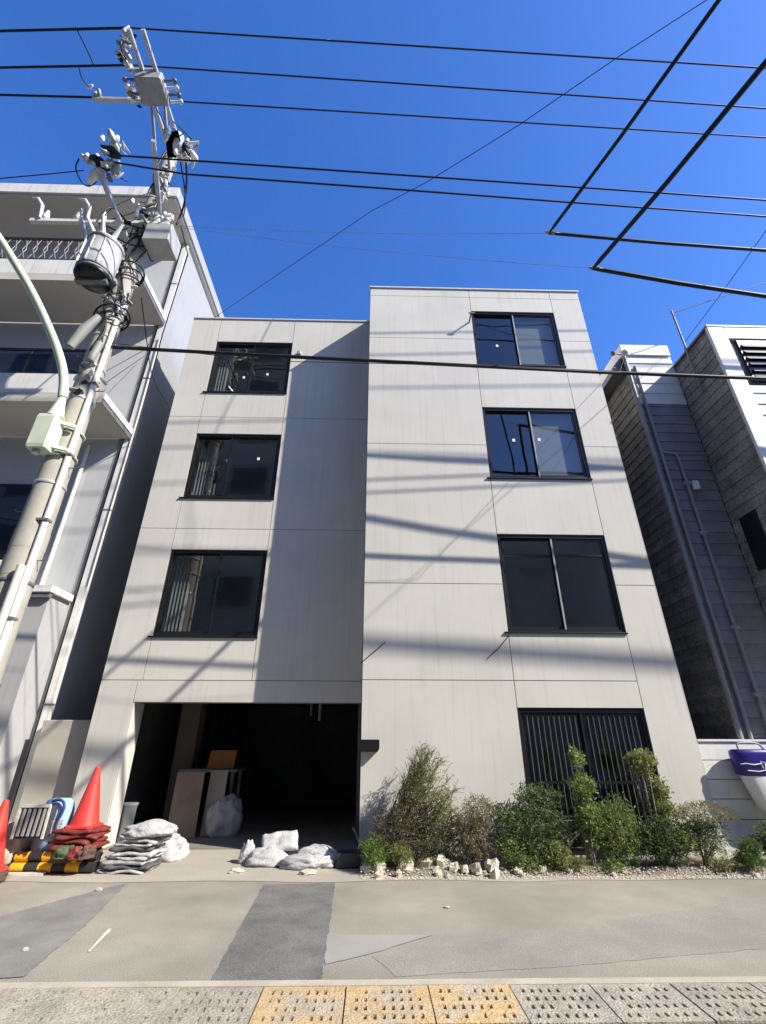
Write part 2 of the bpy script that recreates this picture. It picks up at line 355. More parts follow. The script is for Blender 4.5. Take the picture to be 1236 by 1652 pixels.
# windows: black frame, two sliding sashes, panes, sill, dark room behind
def window(x0, x1, z0, z1, D, rail=False, blind=False, split=0.5, lattice=False, locks=()):
    w_ = P_('window', MB().box((x0+.002, D+.03, z0+.002), (x0+.055, D+.15, z1-.002)).box((x1-.055, D+.03, z0+.002), (x1-.002, D+.15, z1-.002))
            .box((x0+.055, D+.03, z1-.06), (x1-.055, D+.15, z1-.002)).box((x0+.055, D+.03, z0+.002), (x1-.055, D+.15, z0+.055)), BLACK)
    xm = x0 + (x1-x0)*split; ia, ib, ja, jb = x0+.056, x1-.056, z0+.056, z1-.061
    def sash(a, b, d, m=BLACK):
        s = MB().box((a, d, ja), (a+.04, d+.03, jb)).box((b-.04, d, ja), (b, d+.03, jb)).box((a+.04, d, jb-.035), (b-.04, d+.03, jb)).box((a+.04, d, ja), (b-.04, d+.03, ja+.05))
        o = P_('sash', s, m, w_)
        P_('pane', MB().poly([(a+.04, d+.014, ja+.05), (b-.04, d+.014, ja+.05), (b-.04, d+.014, jb-.035), (a+.04, d+.014, jb-.035)]), GLASS, w_)
        return o
    sash(ia, xm+.025, D+.085); sash(xm-.02, ib, D+.05)
    P_('meeting_stile', MB().box((xm-.012, D+.04, ja), (xm+.018, D+.049, jb)), GREYAL if (not lattice and D == DR) else BLACK, w_)
    if rail: P_('transom', MB().box((ia+.04, D+.088, jb-.36), (xm, D+.112, jb-.31)).box((xm+.02, D+.053, jb-.36), (ib-.04, D+.077, jb-.31)), BLACK, w_)
    for lx, lz in locks:
        ly = D+.082 if lx < split else D+.047; P_('sash_lock', bevel_box((x0+(x1-x0)*lx-.028, ly, z0+(z1-z0)*lz-.035), (x0+(x1-x0)*lx+.028, ly+.014, z0+(z1-z0)*lz+.035)), WHITEP, w_)
    bevel(P_('sill', MB().box((x0-.07, D-.035, z0-.028), (x1+.015, D+.029, z0-.002)), BLACK, w_), .004)
    # the room: a closed dark box
    rm = MB(); a, b, c, d_ = x0-.12, x1+.12, z0-.25, z1+.25; y0, y1 = D+.225, D+2.6
    for fc in ([(a,y1,c),(b,y1,c),(b,y1,d_),(a,y1,d_)], [(a,y0,c),(a,y1,c),(a,y1,d_),(a,y0,d_)], [(b,y0,c),(b,y0,d_),(b,y1,d_),(b,y1,c)],
               [(a,y0,c),(b,y0,c),(b,y1,c),(a,y1,c)], [(a,y0,d_),(a,y1,d_),(b,y1,d_),(b,y0,d_)]): rm.poly(fc)
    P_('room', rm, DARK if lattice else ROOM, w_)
    if blind: P_('blind', MB().box((xm+.02, D+.19, z0+.05+(z1-z0)*blind), (x1-.05, D+.2, z1-.05)), BLIND, w_)
    if lattice:
        for k in range(10):
            for (aa, bb) in ((ia+.05, xm-.06), (xm+.06, ib-.05)):
                x = aa + (bb-aa)*(k+.5)/10
                P_('lattice_bar', MB().tube([(x, D+.036, ja+.02), (x+random.uniform(-.004,.004), D+.036, (ja+jb)/2), (x, D+.036, jb-.06)], .0055, 6), mat('lattice_metal', (.14,.15,.145), .5, .2, 8), w_)
        P_('lattice_rail', MB().box((ia, D+.028, ja+.72), (ib, D+.0285, ja+.76)).box((ia, D+.0288, ja+.72), (ib, D+.034, ja+.76)), BLACK, w_)
    return w_
def bevel_box(a, b, k=0.25):
    a = Vector(a); b = Vector(b); c = (a+b)/2; h = (b-a)/2; mb = MB()
    vs = []; prof = [(-1,1-k),(-1+k,1),(1-k,1),(1,1-k)]
    for z, s in ((-h.z,1-k*.5),(-h.z*(1-k),1),(h.z*(1-k),1),(h.z,1-k*.5)):
        for x, y in ((-1,-1+k),(-1+k,-1),(1-k,-1),(1,-1+k),(1,1-k),(1-k,1),(-1+k,1),(-1,1-k)): vs.append((c.x+h.x*x*s, c.y+h.y*y*s, c.z+z))
    n = 8; fs = [(i*n+k_, i*n+(k_+1) % n, (i+1)*n+(k_+1) % n, (i+1)*n+k_) for i in range(3) for k_ in range(n)]
    fs += [tuple(range(n))[::-1], tuple(range(3*n, 4*n))]
    return mb.add(vs, fs)
window(WRX0, WRX1, *RW[0], DR, blind=0.05, locks=((.27,.40),))
window(WRX0, WRX1, *RW[1], DR, blind=0.05, locks=((.30,.55),(.56,.55)))
window(WRX0, WRX1, *RW[2], DR, rail=True)
window(WRX0, WRX1, *RW[3], DR, lattice=True)
window(WLX0, WLX1, *LW[0], DL, locks=((.42,.33),(.72,.38)))
window(WLX0, WLX1, *LW[1], DL, split=0.42, locks=((.40,.6),(.76,.62)))
window(WLX0, WLX1, *LW[2], DL, split=0.52)
# pale curtain edges hanging inside the left-hand windows
for (z0, z1), nk in zip(LW, (8, 13, 10)):
    c = MB(); pts = []
    for k in range(nk): pts.append((WLX0+.06+.035*k, DL+.33+(.03 if k % 2 else -.02)))
    for k in range(nk-1): c.poly([(*pts[k], z0+.02), (*pts[k+1], z0+.02), (*pts[k+1], z1-.05), (*pts[k], z1-.05)])
    P_('curtain', c, mat('pale_curtain', (0.17,0.18,0.175), .9, .05))
# garage: ceiling, walls, floor, back, an inner column and a beam
gx0, gx1, gd = XL+.22, XG-.03, 14.8
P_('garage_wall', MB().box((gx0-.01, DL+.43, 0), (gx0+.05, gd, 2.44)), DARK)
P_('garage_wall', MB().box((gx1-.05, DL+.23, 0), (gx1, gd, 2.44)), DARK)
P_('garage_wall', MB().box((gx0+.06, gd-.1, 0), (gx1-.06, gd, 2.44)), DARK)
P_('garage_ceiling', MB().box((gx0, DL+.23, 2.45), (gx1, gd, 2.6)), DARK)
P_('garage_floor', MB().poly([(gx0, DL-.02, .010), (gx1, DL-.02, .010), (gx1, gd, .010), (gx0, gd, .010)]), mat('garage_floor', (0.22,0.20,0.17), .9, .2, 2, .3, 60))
P_('garage_column', MB().box((-4.05, 10.9, .011), (-3.65, 11.3, 2.44)), mat('garage_plaster', (0.18,0.165,0.14), .9, .1))
P_('garage_beam', MB().box((gx0+.06, 9.75, 2.2), (-2.9, 10.0, 2.44)), ORANGEW)
P_('ceiling_pipe', MB().tube([(-1.05, 10.4, 2.44), (-1.05, 10.4, 1.9)], .03, 10), GREYAL)
P_('ceiling_pipe', MB().tube([(-1.25, 10.6, 2.44), (-1.25, 10.6, 2.0)], .025, 10), DSTEEL)
# vents, sign plate, camera bracket, cable shadow strokes on the wall
pt = PY(483, 571, DL); P_('vent_hood', MB().lathe([(.05,0),(.055,.03),(.045,.06),(.01,.07)], 12).build and bevel_box((pt.x-.05, DL-.07, pt.z-.05), (pt.x+.05, DL, pt.z+.05)), GREYAL)
pt = PY(757, 520, DR); P_('wall_bracket', MB().bar((pt.x, DR, pt.z), (pt.x, DR-.26, pt.z+.03), .03).bar((pt.x-.06, DR-.25, pt.z+.03), (pt.x+.09, DR-.25, pt.z+.03), .025), DSTEEL)
a = PY(582, 1193, DR-.04); b = PY(612, 1213, DR-.04)
sg = MB().add([(x, y, z) for y in (DR-.11, DR-.001) for x, z in ((XG-.03,b.z),(b.x-.03,b.z),(b.x,b.z+.04),(b.x,a.z),(XG-.03,a.z))],
     [(0,1,2,3,4),(9,8,7,6,5)] + [(i,(i+5),(i+1)%5+5,(i+1)%5) for i in range(5)])
P_('sign_plate', sg, BLACK)
def wallshadow(px, D, r=.007):
    pts = [PY(x, y, D-.012) for x, y in px]; return P_('wall_shadow_stroke', MB().tube(pts, r, 5), BLACK)
wallshadow([(582,1070),(603,1052),(622,1036)], DR); wallshadow([(786,1063),(805,1045),(821,1026)], DR)  # thin black tubes standing in for diagonal cable shadows

# ------------------------------------------------------------------ left neighbour with balconies
XN, NF, NB = -5.85, 8.0, 9.4
nb = thing('neighbour_apartment_block', 'taller white apartment block with projecting balconies behind the utility pole', 'building', loc=(-9, 10, 0))
def N_(n, mb, m, parent=None): return part(nb, n, mb, m, parent)
NX0 = -17.0; ZR = 15.75; LV = [4.18, 8.23, 12.03]
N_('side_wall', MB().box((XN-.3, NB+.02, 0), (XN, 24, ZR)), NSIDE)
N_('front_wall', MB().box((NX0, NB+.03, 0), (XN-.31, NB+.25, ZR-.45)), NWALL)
N_('back_wall', MB().box((NX0, 23.8, 0), (XN-.31, 24, ZR-.45)), NWALL)
bevel(N_('corner_trim', MB().box((XN-.15, NB-.05, 0), (XN+.012, NB+.014, ZR-.46)), NTRIM), .01)
N_('corner_gap', MB().box((XN-.19, NB-.02, 0), (XN-.153, NB+.025, ZR-.46)), BLACK)
for z in (2.1, 6.1, 9.9, 13.5): N_('trim_band', MB().box((XN-.155, NB-.058, z), (XN+.017, NB+.012, z+.03)), DSTEEL)
rf = N_('roof', MB().box((NX0, NF+.02, ZR-.42), (XN+.1, 24.1, ZR-.04)), NBEIGE)
N_('roof_fascia', MB().box((NX0, NF-.04, ZR-.36), (XN+.16, NF+.018, ZR+.03)), NTRIM, rf)
N_('roof_fascia', MB().box((XN+.104, NF+.02, ZR-.36), (XN+.16, 24.1, ZR+.028)), NSIDE, rf)
for i, z in enumerate(LV):
    if i == 0: continue
    s = N_('balcony_slab', MB().box((NX0, NF, z-.22), (XN-.005, NB-.06, z)), NBEIGE)
    N_('slab_edge', MB().box((XN-.004, NF, z-.12), (XN+.03, NB-.06, z+.03)), NTRIM, s)
    N_('slab_edge', MB().box((XN-.004, NF-.001, z-.235), (XN+.012, NB-.061, z-.123)), DSTEEL, s)
    bevel(N_('parapet', MB().box((NX0, NF, z+.003), (-6.58, NF+.12, z+.55)), NTRIM, s), .01)
# dark ornamental railing on the top balcony, glass balustrade below
z = LV[2]+.55
rl = N_('railing', MB().box((NX0, NF+.03, z+.86), (-6.63, NF+.09, z+.91)).box((NX0, NF+.03, z+.04), (-6.63, NF+.09, z+.08)), BLACK)
k = 0; x = -6.68
while x > -10.6:
    N_('baluster', MB().tube([(x, NF+.06, z+.08), (x-.16, NF+.06, z+.46), (x-.05, NF+.06, z+.86)], .016, 5), DSTEEL, rl)
    N_('baluster', MB().tube([(x-.2, NF+.062, z+.08), (x-.06, NF+.062, z+.46), (x-.17, NF+.062, z+.86)], .014, 5), DSTEEL, rl); x -= .27
z = LV[1]+.55
gb = N_('balustrade', MB().box((NX0, NF+.03, z+.72), (-6.61, NF+.08, z+.77)), BLACK)
for k in range(6):
    x = -6.63-1.2*k; N_('glass_panel', MB().box((x-1.17, NF+.05, z+.005), (x, NF+.058, z+.72)), glass('balustrade_glass', (.42,.47,.52)), gb)
for i, (z0, z1) in enumerate(((4.3, 6.75), (8.28, 10.7), (12.1, 14.4))):
    for x in (-8.9, -12.2):
        f = N_('window', MB().box((x-1.5, NB-.02, z0), (x+1.4, NB+.028, z1)), BLACK)
        N_('pane', MB().box((x-1.4, NB-.03, z0+.1), (x-.08, NB-.022, z1-.1)), glass('dark_glass', (.10,.11,.13)), f)
        N_('pane', MB().box((x+.0, NB-.034, z0+.1), (x+1.3, NB-.026, z1-.1)), MATS['dark_glass'], f)
# projecting ground floor wall with cap ledge and panel joints
DG = 8.75
for x0, x1 in ((-6.69, -6.12), (-7.7, -6.702), (-9.4, -7.712), (-12, -9.412)):
    N_('wall_panel', MB().box((x0, DG, 0), (x1, NB+.02, LV[0]-.16)), NLOW)
bevel(N_('ledge', MB().box((NX0, DG-.12, LV[0]-.155), (-6.04, NB-.06, LV[0]-.02)), NTRIM), .01)
N_('ledge_flashing', MB().box((NX0, DG-.09, LV[0]-.25), (-6.07, DG-.002, LV[0]-.158)), DSTEEL)
N_('downpipe', MB().tube([(-6.78, NB-.04, LV[0]), (-6.78, NB-.04, 7.8)], .045, 10), NTRIM)
N_('air_conditioner', bevel_box((-7.75, NB-.42, LV[0]-.01), (-6.95, NB-.12, LV[0]+.6), .06), NTRIM)

# low wall closing the gap between the two buildings
gw = tag(bevel(MB().box((XN+.06, 9.15, 0), (XL-.03, 9.35, 1.85)).build('low_wall', mat('beige_render', (0.46,0.43,0.37), .85, .08, 2)), .01), 'low beige wall closing the narrow gap beside the white apartment block', 'wall')

# ------------------------------------------------------------------ right neighbour with lap siding
rb = thing('sided_house', 'white lap sided house with shaded grey flank right of the panelled building', 'building', loc=(8, 9, 0))
def B_(n, mb, m, parent=None): return part(rb, n, mb, m, parent)
RX, RD, RWX, RWD = 5.9, 8.1, 7.02, 6.95      # flank, recessed front, wing flank, wing front
ZF, ZW = 10.05, 9.4
def boards_y(x0, x1, D, z0, z1, h, m):       # boards on a wall that faces the street
    z = z0
    while z < z1-.02:
        t = min(h, z1-z)
        B_('siding_board', MB().add([(x0,D-.022,z),(x1,D-.022,z),(x1,D-.004,z+t-.002),(x0,D-.004,z+t-.002),(x0,D+.02,z),(x1,D+.02,z),(x1,D+.02,z+t-.002),(x0,D+.02,z+t-.002)],
            [(0,1,2,3),(0,4,5,1),(1,5,6,2),(2,6,7,3),(3,7,4,0)]), m); z += h
def boards_x(y0, y1, X, z0, z1, h, m):       # boards on a wall that faces left
    z = z0
    while z < z1-.02:
        t = min(h, z1-z)
        B_('siding_board', MB().add([(X-.022,y0,z),(X-.022,y1,z),(X-.004,y1,z+t-.002),(X-.004,y0,z+t-.002),(X+.02,y0,z),(X+.02,y1,z),(X+.02,y1,z+t-.002),(X+.02,y0,z+t-.002)],
            [(3,2,1,0),(1,5,4,0),(2,6,5,1),(3,7,6,2),(0,4,7,3)]), m); z += h
B_('wall', MB().box((RX+.01, RD+.01, 0), (RWX-.01, 16, ZF-.4)), DARK)
WZ = 3.6
B_('wall', MB().box((RWX+.01, RWD+.01, WZ), (14, RD+.1, ZW-.1)), DARK)
B_('wall', MB().box((RWX+.01, RD+.11, 0), (14, 16, ZW-.1)), DARK)
boards_y(RX, RWX-.025, RD, .0, 8.3, .235, mat('shade_toned_front_siding', (.22,.22,.23), .8, .2, 2.2, .25, 60, rnd=.1, fine=.2)); boards_y(RX, RWX-.025, RD, 8.3, ZF-.32, .30, SIDE_W)  # wing's cast shade put into the darker colour of the lower boards
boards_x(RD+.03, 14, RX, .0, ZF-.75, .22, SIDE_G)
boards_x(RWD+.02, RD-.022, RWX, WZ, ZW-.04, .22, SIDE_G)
boards_y(RWX+.34, 12, RWD, WZ, 7.85, .27, SIDE_W)
rfo = B_('roof', MB().box((RX-.06, RD-.05, ZF-.31), (RWX-.03, 16, ZF)), mat('roof_fascia_white', (.74,.74,.72), .6, .06))
B_('eave', MB().add([(RX-.3,RD+.1,ZF-.75),(RX,RD+.1,ZF-.75),(RX,16,ZF-.75),(RX-.3,16,ZF-.75),(RX-.3,RD+.1,ZF-.6),(RX-.07,RD+.1,ZF-.3),(RX-.07,16,ZF-.3),(RX-.3,16,ZF-.6)],
    [(0,3,2,1),(4,5,6,7),(0,1,5,4),(2,3,7,6),(3,0,4,7)]), DSTEEL)
bevel(B_('corner_board', MB().box((RWX-.03, RWD-.05, WZ), (RWX+.335, RWD+.012, ZW)), NTRIM), .012)
B_('wing_roof', MB().box((RWX-.035, RWD-.06, ZW+.003), (14, 16, ZW+.05)), DSTEEL)
B_('wing_fascia', MB().box((RWX+.34, RWD-.05, ZW-.32), (12, RWD+.01, ZW-.002)), NTRIM)
bw = B_('window', MB().box((RWX+.5, RWD-.03, 7.95), (10.5, RWD+.012, ZW-.36)), BLACK)
for k in range(6):
    zz = 8.0+.165*k; B_('louvre', MB().add([(RWX+.55,RWD-.075,zz),(10.4,RWD-.075,zz),(10.4,RWD-.032,zz+.1),(RWX+.55,RWD-.032,zz+.1)], [(0,1,2,3)]), DSTEEL, bw)
for zz in (5.0,):
    bw = B_('window', MB().box((RWX+1.2, RWD-.04, zz), (RWX+2.6, RWD-.024, zz+1.3)), BLACK)
    B_('pane', MB().box((RWX+1.27, RWD-.05, zz+.07), (RWX+2.53, RWD-.042, zz+1.23)), MATS['dark_glass'], bw)
bevel(B_('side_window', MB().box((RWX-.05, 7.45, 4.3), (RWX-.023, 7.85, 5.35)), BLACK), .004)
def pipe(px, D, r, m): return B_('downpipe', MB().tube([PY(x, y, D) for x, y in px], r, 10), m)
B_('downpipe', MB().tube([(RX-.05, RD-.06, ZF-.4), (RX-.05, RD-.06, 0)], .042, 10), mat('grey_downpipe', (.28,.27,.26), .5, .1))
B_('downpipe', MB().tube([(RX+.12, RD-.055, ZF-.7), (RX+.12, RD-.055, 0)], .032, 10), MATS['grey_downpipe'])
B_('downpipe', MB().tube([(RX+.12, RD-.06, 7.0), (RX+.42, RD-.06, 6.95), (RX+.45, RD-.06, 6.8), (RX+.45, RD-.06, 0)], .03, 8), MATS['grey_downpipe'])
B_('conduit', MB().tube([(RX+.42, RD-.05, 6.95), (RWX-.06, RD-.05, 6.97)], .018, 8), MATS['grey_downpipe'])
for zz in (3.3, 5.1, 6.2, 2.2): B_('pipe_bracket', bevel_box((RX+.38, RD-.10, zz), (RX+.52, RD-.02, zz+.06)), GREYAL)
B_('junction_box', bevel_box((RX+.55, RD-.1, 6.1), (RX+.68, RD-.02, 6.28)), NTRIM)
a = PY(1006, 596, RD-.15); B_('floodlight', MB().tube([(RX-.02, RD-.02, ZF-.38), (RX-.12, RD-.2, ZF-.42)], .02, 6).lathe([(.02,0),(.07,.03),(.09,.09),(.075,.1)], 12, (RX-.12, RD-.22, ZF-.5)), NTRIM)
B_('floodlight', MB().tube([(RX-.06, RD-.02, ZF-.28), (RX-.3, RD-.1, ZF-.34)], .018, 6).lathe([(.02,0),(.05,.03),(.06,.08)], 12, (RX-.32, RD-.1, ZF-.4)), DSTEEL)
# service mast on the wing flank
m0 = PX(1126, 612, RWX-.08); m1 = PX(1143, 456, RWX-.08)
mtop = Vector((RWX-.08, m0.y+.05, m0.z+2.1))
B_('service_mast', MB().tube([(m0.x, m0.y, m0.z-.35), (m0.x, m0.y, mtop.z)], .022, 8), DSTEEL)
# low white boarded wall in front
FD = 7.93
fz = PY(1150, 1196, FD).z
lw = thing('boarded_fence', 'low white boarded wall under the shaded flank of the sided house', 'fence', loc=(6.2, FD, 0))
z = 0; hb = fz/6
for k in range(6):
    part(lw, 'fence_board', MB().box((XR+.01, FD+.004*(k % 2), z+.004), (9.0, FD+.08, z+hb-.006)), SIDE_W); z += hb
part(lw, 'fence_cap', MB().box((XR+.008, FD-.02, z+.0), (9.02, FD+.1, z+.03)), NTRIM)
part(lw, 'fence_backing', MB().box((XR+.02, FD+.083, 0), (8.98, FD+.095, fz-.01)), CORE)

# ------------------------------------------------------------------ building across the street (seen mirrored in the panes; height and width set to cut sky fill)
ob = thing('opposite_building', 'plain grey building across the street, mirrored in the window panes, made tall to block sky light', 'building', loc=(0, -6, 0))
part(ob, 'wall', MB().box((-45, -14, 0), (4.5, -3.2, 29.0)), OPP)
part(ob, 'wall', MB().box((4.52, -14, 0), (40, -3.5, 10.6)), OPP)
part(ob, 'parapet', MB().box((-45.1, -14.1, 29.0), (4.6, -3.1, 29.3)), NBEIGE)
for i in range(9):
    for k in range(9):
        zz = 1.0+3*k; x = -31.5+4*i; f = part(ob, 'window', MB().box((x, -3.21, zz), (x+1.9, -3.16, zz+1.5)), GREYAL)
        part(ob, 'pane', MB().box((x+.08, -3.165, zz+.08), (x+1.82, -3.15, zz+1.42)), mat('opposite_curtained_glass', (.13,.135,.14), .4, .3, 1.5), f)
for k in range(9): part(ob, 'floor_band', MB().box((-45, -3.19, 2.7+3*k), (4.5, -3.15, 2.95+3*k)), NBEIGE)

# ------------------------------------------------------------------ utility pole
PXX, PYY = -4.86, 6.2
pole = thing('utility_pole', 'leaning looking tapered concrete utility pole carrying crossarms over the street', 'utility pole', loc=(PXX, PYY, 0))
pole['label'] = 'tall tapered concrete utility pole with steel crossarms and many cables'
def U_(n, mb, m, parent=None): return part(pole, n, mb, m, parent)
PTOP = 14.75
def prad(z): return .24 - .115*z/PTOP
U_('shaft', MB().lathe([(prad(z), z) for z in (0, 2, 4, 6, 8, 10, 12, 14, PTOP-.02)] + [(.08, PTOP)], 24, (PXX, PYY, 0)), CONC)
for z in (2.1, 3.4, 4.9, 6.5, 7.2, 7.9, 8.6, 9.7, 10.3, 11.1, 11.3, 12.0, 12.8, 13.6, 14.2):
    U_('band', MB().lathe([(prad(z)+.004, z), (prad(z)+.012, z+.005), (prad(z)+.012, z+.05), (prad(z)+.004, z+.055)], 20, (PXX, PYY, 0)), STEEL if z > 4 else DSTEEL)
for k in range(14):
    z = 3.0+.75*k; s = 1 if k % 2 else -1
    U_('step_bolt', MB().tube([(PXX+s*prad(z)*.9, PYY-.02, z), (PXX+s*(prad(z)+.14), PYY-.03, z), (PXX+s*(prad(z)+.15), PYY-.03, z+.03)], .009, 6), DSTEEL)
# white riser conduit strapped to the right of the shaft
cx = lambda z: PXX + prad(z)*0.80 + .045
U_('riser_conduit', MB().tube([(cx(z), PYY-prad(z)*.5-.02, z) for z in (0, 2, 4, 6, 7.6, 8.3)], .045, 12), NTRIM)
U_('riser_conduit', MB().tube([(cx(z)-.02, PYY-prad(z)*.9-.05, z) for z in (0, 1.5, 3.0, 3.6)], .05, 12), mat('cream_conduit', (.62,.60,.52), .6, .1))
for z in (1.5, 2.9, 4.3, 5.4, 6.8): U_('conduit_strap', MB().box((cx(z)-.11, PYY-prad(z)*.5-.075, z), (cx(z)+.055, PYY-prad(z)*.5+.04, z+.035)), DSTEEL)
# high voltage arms reaching out over the street
ZH = 14.2
H1, H2, H3 = PZ(207, 45, ZH+.35), PZ(212, 105, ZH+.25), PZ(262, 162, ZH+.1)
armend = Vector((PXX+.05, H1.y-.15, ZH))
U_('crossarm', MB().bar((PXX-.13, PYY+.35, ZH), (PXX-.13, H1.y-.1, ZH), .075), STEEL)
U_('crossarm', MB().bar((PXX+.15, PYY+.35, ZH), (PXX+.15, H1.y-.1, ZH), .075), STEEL)
U_('arm_brace', MB().bar((PXX-.13, PYY-.12, ZH-1.1), (PXX-.13, H3.y-.1, ZH-.04), .05), STEEL)
U_('arm_brace', MB().bar((PXX+.15, PYY-.1, ZH-1.1), (PXX+.15, H3.y-.1, ZH-.04), .05), STEEL)
pl = PZ(150, 157, ZH+.1); U_('crossarm', MB().bar((pl.x, H3.y, ZH+.06), (H3.x+.1, H3.y, ZH+.06), .08), STEEL)
U_('switch_box', bevel_box((PXX-.26, H2.y-.02, ZH-.32), (PXX+.3, H3.y-.06, ZH-.05), .1), mat('grey_switchgear', (.36,.36,.36), .5, .15, 8))
for sx in (-1, 1):
    for k in range(4):
        y = H2.y+.08+.12*k; x = PXX+.02+sx*.3
        U_('bushing', MB().tube([(x, y, ZH-.2), (x+sx*.2, y, ZH-.15)], [.035, .02], 8).lathe([(.05,0),(.02,.03),(.045,.05),(.02,.08)], 10, (x+sx*.22, y, ZH-.2)), PORC if k % 2 else DSTEEL)
def insulator(p, h=.30, n='insulator', m=PORC):
    prof = [(.02,0),(.03,.03),(.075,.05),(.03,.09),(.07,.11),(.028,.15),(.06,.17),(.025,.22),(.035,.26),(.02,h)]
    return U_(n, MB().lathe([(r_, z*h/.3) for r_, z in prof], 12, p), m)
for hp in (H1, H2, H3): insulator((hp.x, hp.y, ZH+.03), hp.z-ZH-.03+.02)
U_('arm_tip_bracket', MB().bar((PXX-.13, H1.y-.05, ZH), (H1.x+.03, H1.y, ZH+.02), .07), STEEL)
U_('arm_tip_bracket', MB().bar((PXX+.15, H2.y, ZH+.05), (H2.x-.03, H2.y, ZH+.03), .06), STEEL)
insulator((pl.x+.05, pl.y, ZH+.1), .26)
# low voltage arms
ZL = 10.87
A1 = PZ(160, 265, ZL+.15); A2 = PZ(218, 255, ZL+.15)
for (p, q) in (((PXX-.16, PYY+.15, ZL-.35), (A1.x, A1.y, A1.z-.1)), ((PXX+.12, PYY+.15, ZL+.9), (A2.x+.2, A2.y, A2.z+.6))):
    U_('crossarm', MB().bar(p, q, .075), STEEL)
C0 = PZ(32, 366, 10.75); C1 = PZ(288, 360, 11.0); yy = PYY-.22
U_('crossarm', MB().bar((PXX-2.15, yy, 10.95), (PXX+.62, yy, 10.95), .08), NTRIM)
U_('crossarm', MB().bar((PXX-.9, yy+.45, 11.05), (PXX+.62, yy+.45, 11.05), .07), STEEL)
for k, (x, h) in enumerate(((-1.9,.3),(-1.25,.34),(-.75,.3),(.35,.26),(.55,.3))): insulator((PXX+x, yy, 10.99), h)
for x in (-1.95, -1.0): U_('curved_hanger', MB().tube([(PXX+x, yy-.05, 10.98), (PXX+x-.02, yy-.1, 11.3), (PXX+x-.15, yy-.12, 11.5), (PXX+x-.28, yy-.12, 11.52)], [.03,.035,.03,.012], 8), PORC)
U_('crossarm_strut', MB().bar((PXX-1.1, yy-.05, 10.95), (PXX-.45, yy-.3, 9.6), .05), STEEL)
U_('terminal_box', bevel_box((PXX+.26, yy-.12, 10.3), (PXX+.78, yy+.35, 10.78), .06), mat('grey_terminal_box', (.42,.43,.42), .5, .15, 6))
U_('box_bracket', MB().bar((PXX+.1, yy+.1, 10.6), (PXX+.3, yy+.1, 10.6), .06), STEEL)
# clamps, dead-end covers and jumper loops
rr = random.Random(5); tc0 = Vector((PXX-.27, PYY-.42, 9.0))
def blob_cover(c, r, m):
    mb = MB(); vs = []; n, k = 9, 6; c = Vector(c); ax = Vector((rr.uniform(-1,1), rr.uniform(-1,1), rr.uniform(-.5,.5))).normalized(); q = ax.to_track_quat('Z','Y')
    for i in range(k+1):
        t = math.pi*i/k
        for j in range(n):
            a = 2*math.pi*j/n; d = Vector((math.sin(t)*math.cos(a)*.55, math.sin(t)*math.sin(a)*.55, math.cos(t)*1.2))
            vs.append(c + q @ (d*r*(1+.35*noise.noise(d*2+c*3))))
    mb.add(vs, [(i*n+j, i*n+(j+1) % n, (i+1)*n+(j+1) % n, (i+1)*n+j) for i in range(k) for j in range(n)], True); return U_('clamp_cover', mb, m)
for px, py, z, r_ in ((160,262,ZL+.2,.16),(180,245,ZL+.3,.17),(150,285,ZL+.05,.14),(140,258,ZL+.2,.1),(182,225,ZL+.45,.13),(188,270,ZL+.1,.12),(300,245,ZL+.9,.13),(312,250,ZL+.9,.11),(285,235,ZL+1,.13),(268,215,ZL+1.4,.12),
                     (200,72,ZH+.25,.12),(196,92,ZH+.1,.12),(214,60,ZH+.3,.08),(205,88,ZH,.1),(160,150,ZH+.15,.08),(145,140,ZH+.3,.07)):
    blob_cover(PZ(px, py, z), r_, rr.choice((PORC, STEEL, STEEL, GREYAL, RUBBER)))
def hardware(px, py, z, sx, sz, n, seed, D=None):
    """small clamps, hooks, links and sleeves crowding a fixing point"""
    q = random.Random(seed); c = PZ(px, py, z) if D is None else PY(px, py, D)
    for k in range(n):
        p = c + Vector((q.gauss(0,sx), q.gauss(0,sx*.7), q.gauss(0,sz))); d = Vector((q.gauss(0,1), q.gauss(0,1), q.gauss(0,.7))).normalized(); l = q.uniform(.06,.2); t = q.random()
        m = q.choice((STEEL, STEEL, PORC, DSTEEL, GREYAL, RUBBER, NTRIM))
        if t < .35: U_('clamp', MB().tube([p-d*l*.5, p, p+d*l*.5], [.012+.02*q.random(), .02+.025*q.random(), .01], 7), m)
        elif t < .6: U_('link_plate', MB().bar(p-d*l*.6, p+d*l*.6, .05+.05*q.random(), .014), m)
        elif t < .8: U_('sleeve', MB().tube(smooth([p-d*l, p+Vector((0,0,-l*.6)), p+d*l], 1), .011, 6), RUBBER if q.random() < .7 else m)
        else: U_('insulator', MB().lathe([(r_*.8, zz*.6) for r_, zz in ((.02,0),(.06,.04),(.03,.08),(.055,.11),(.025,.16),(.04,.2),(.015,.22))], 10, p), PORC)
hardware(168, 265, ZL+.2, .16, .10, 34, 1); hardware(185, 240, ZL+.3, .07, .09, 12, 2); hardware(302, 248, ZL+.9, .09, .12, 20, 3); hardware(275, 225, ZL+1.2, .08, .14, 10, 4)
hardware(203, 70, ZH+.25, .05, .12, 12, 5); hardware(200, 92, ZH+.1, .08, .05, 10, 6); hardware(222, 150, ZH-.1, .14, .08, 16, 7); hardware(255, 150, ZH-.1, .12, .1, 14, 8)
hardware(262, 300, 0, .10, .35, 26, 9, PYY-.1); hardware(245, 352, 0, .16, .18, 24, 10, PYY-.15); hardware(255, 365, 0, .2, .1, 14, 13, PYY-.2); hardware(195, 490, 0, .12, .22, 22, 11, PYY-.12); hardware(140, 610, 0, .12, .20, 20, 12, PYY-.15)
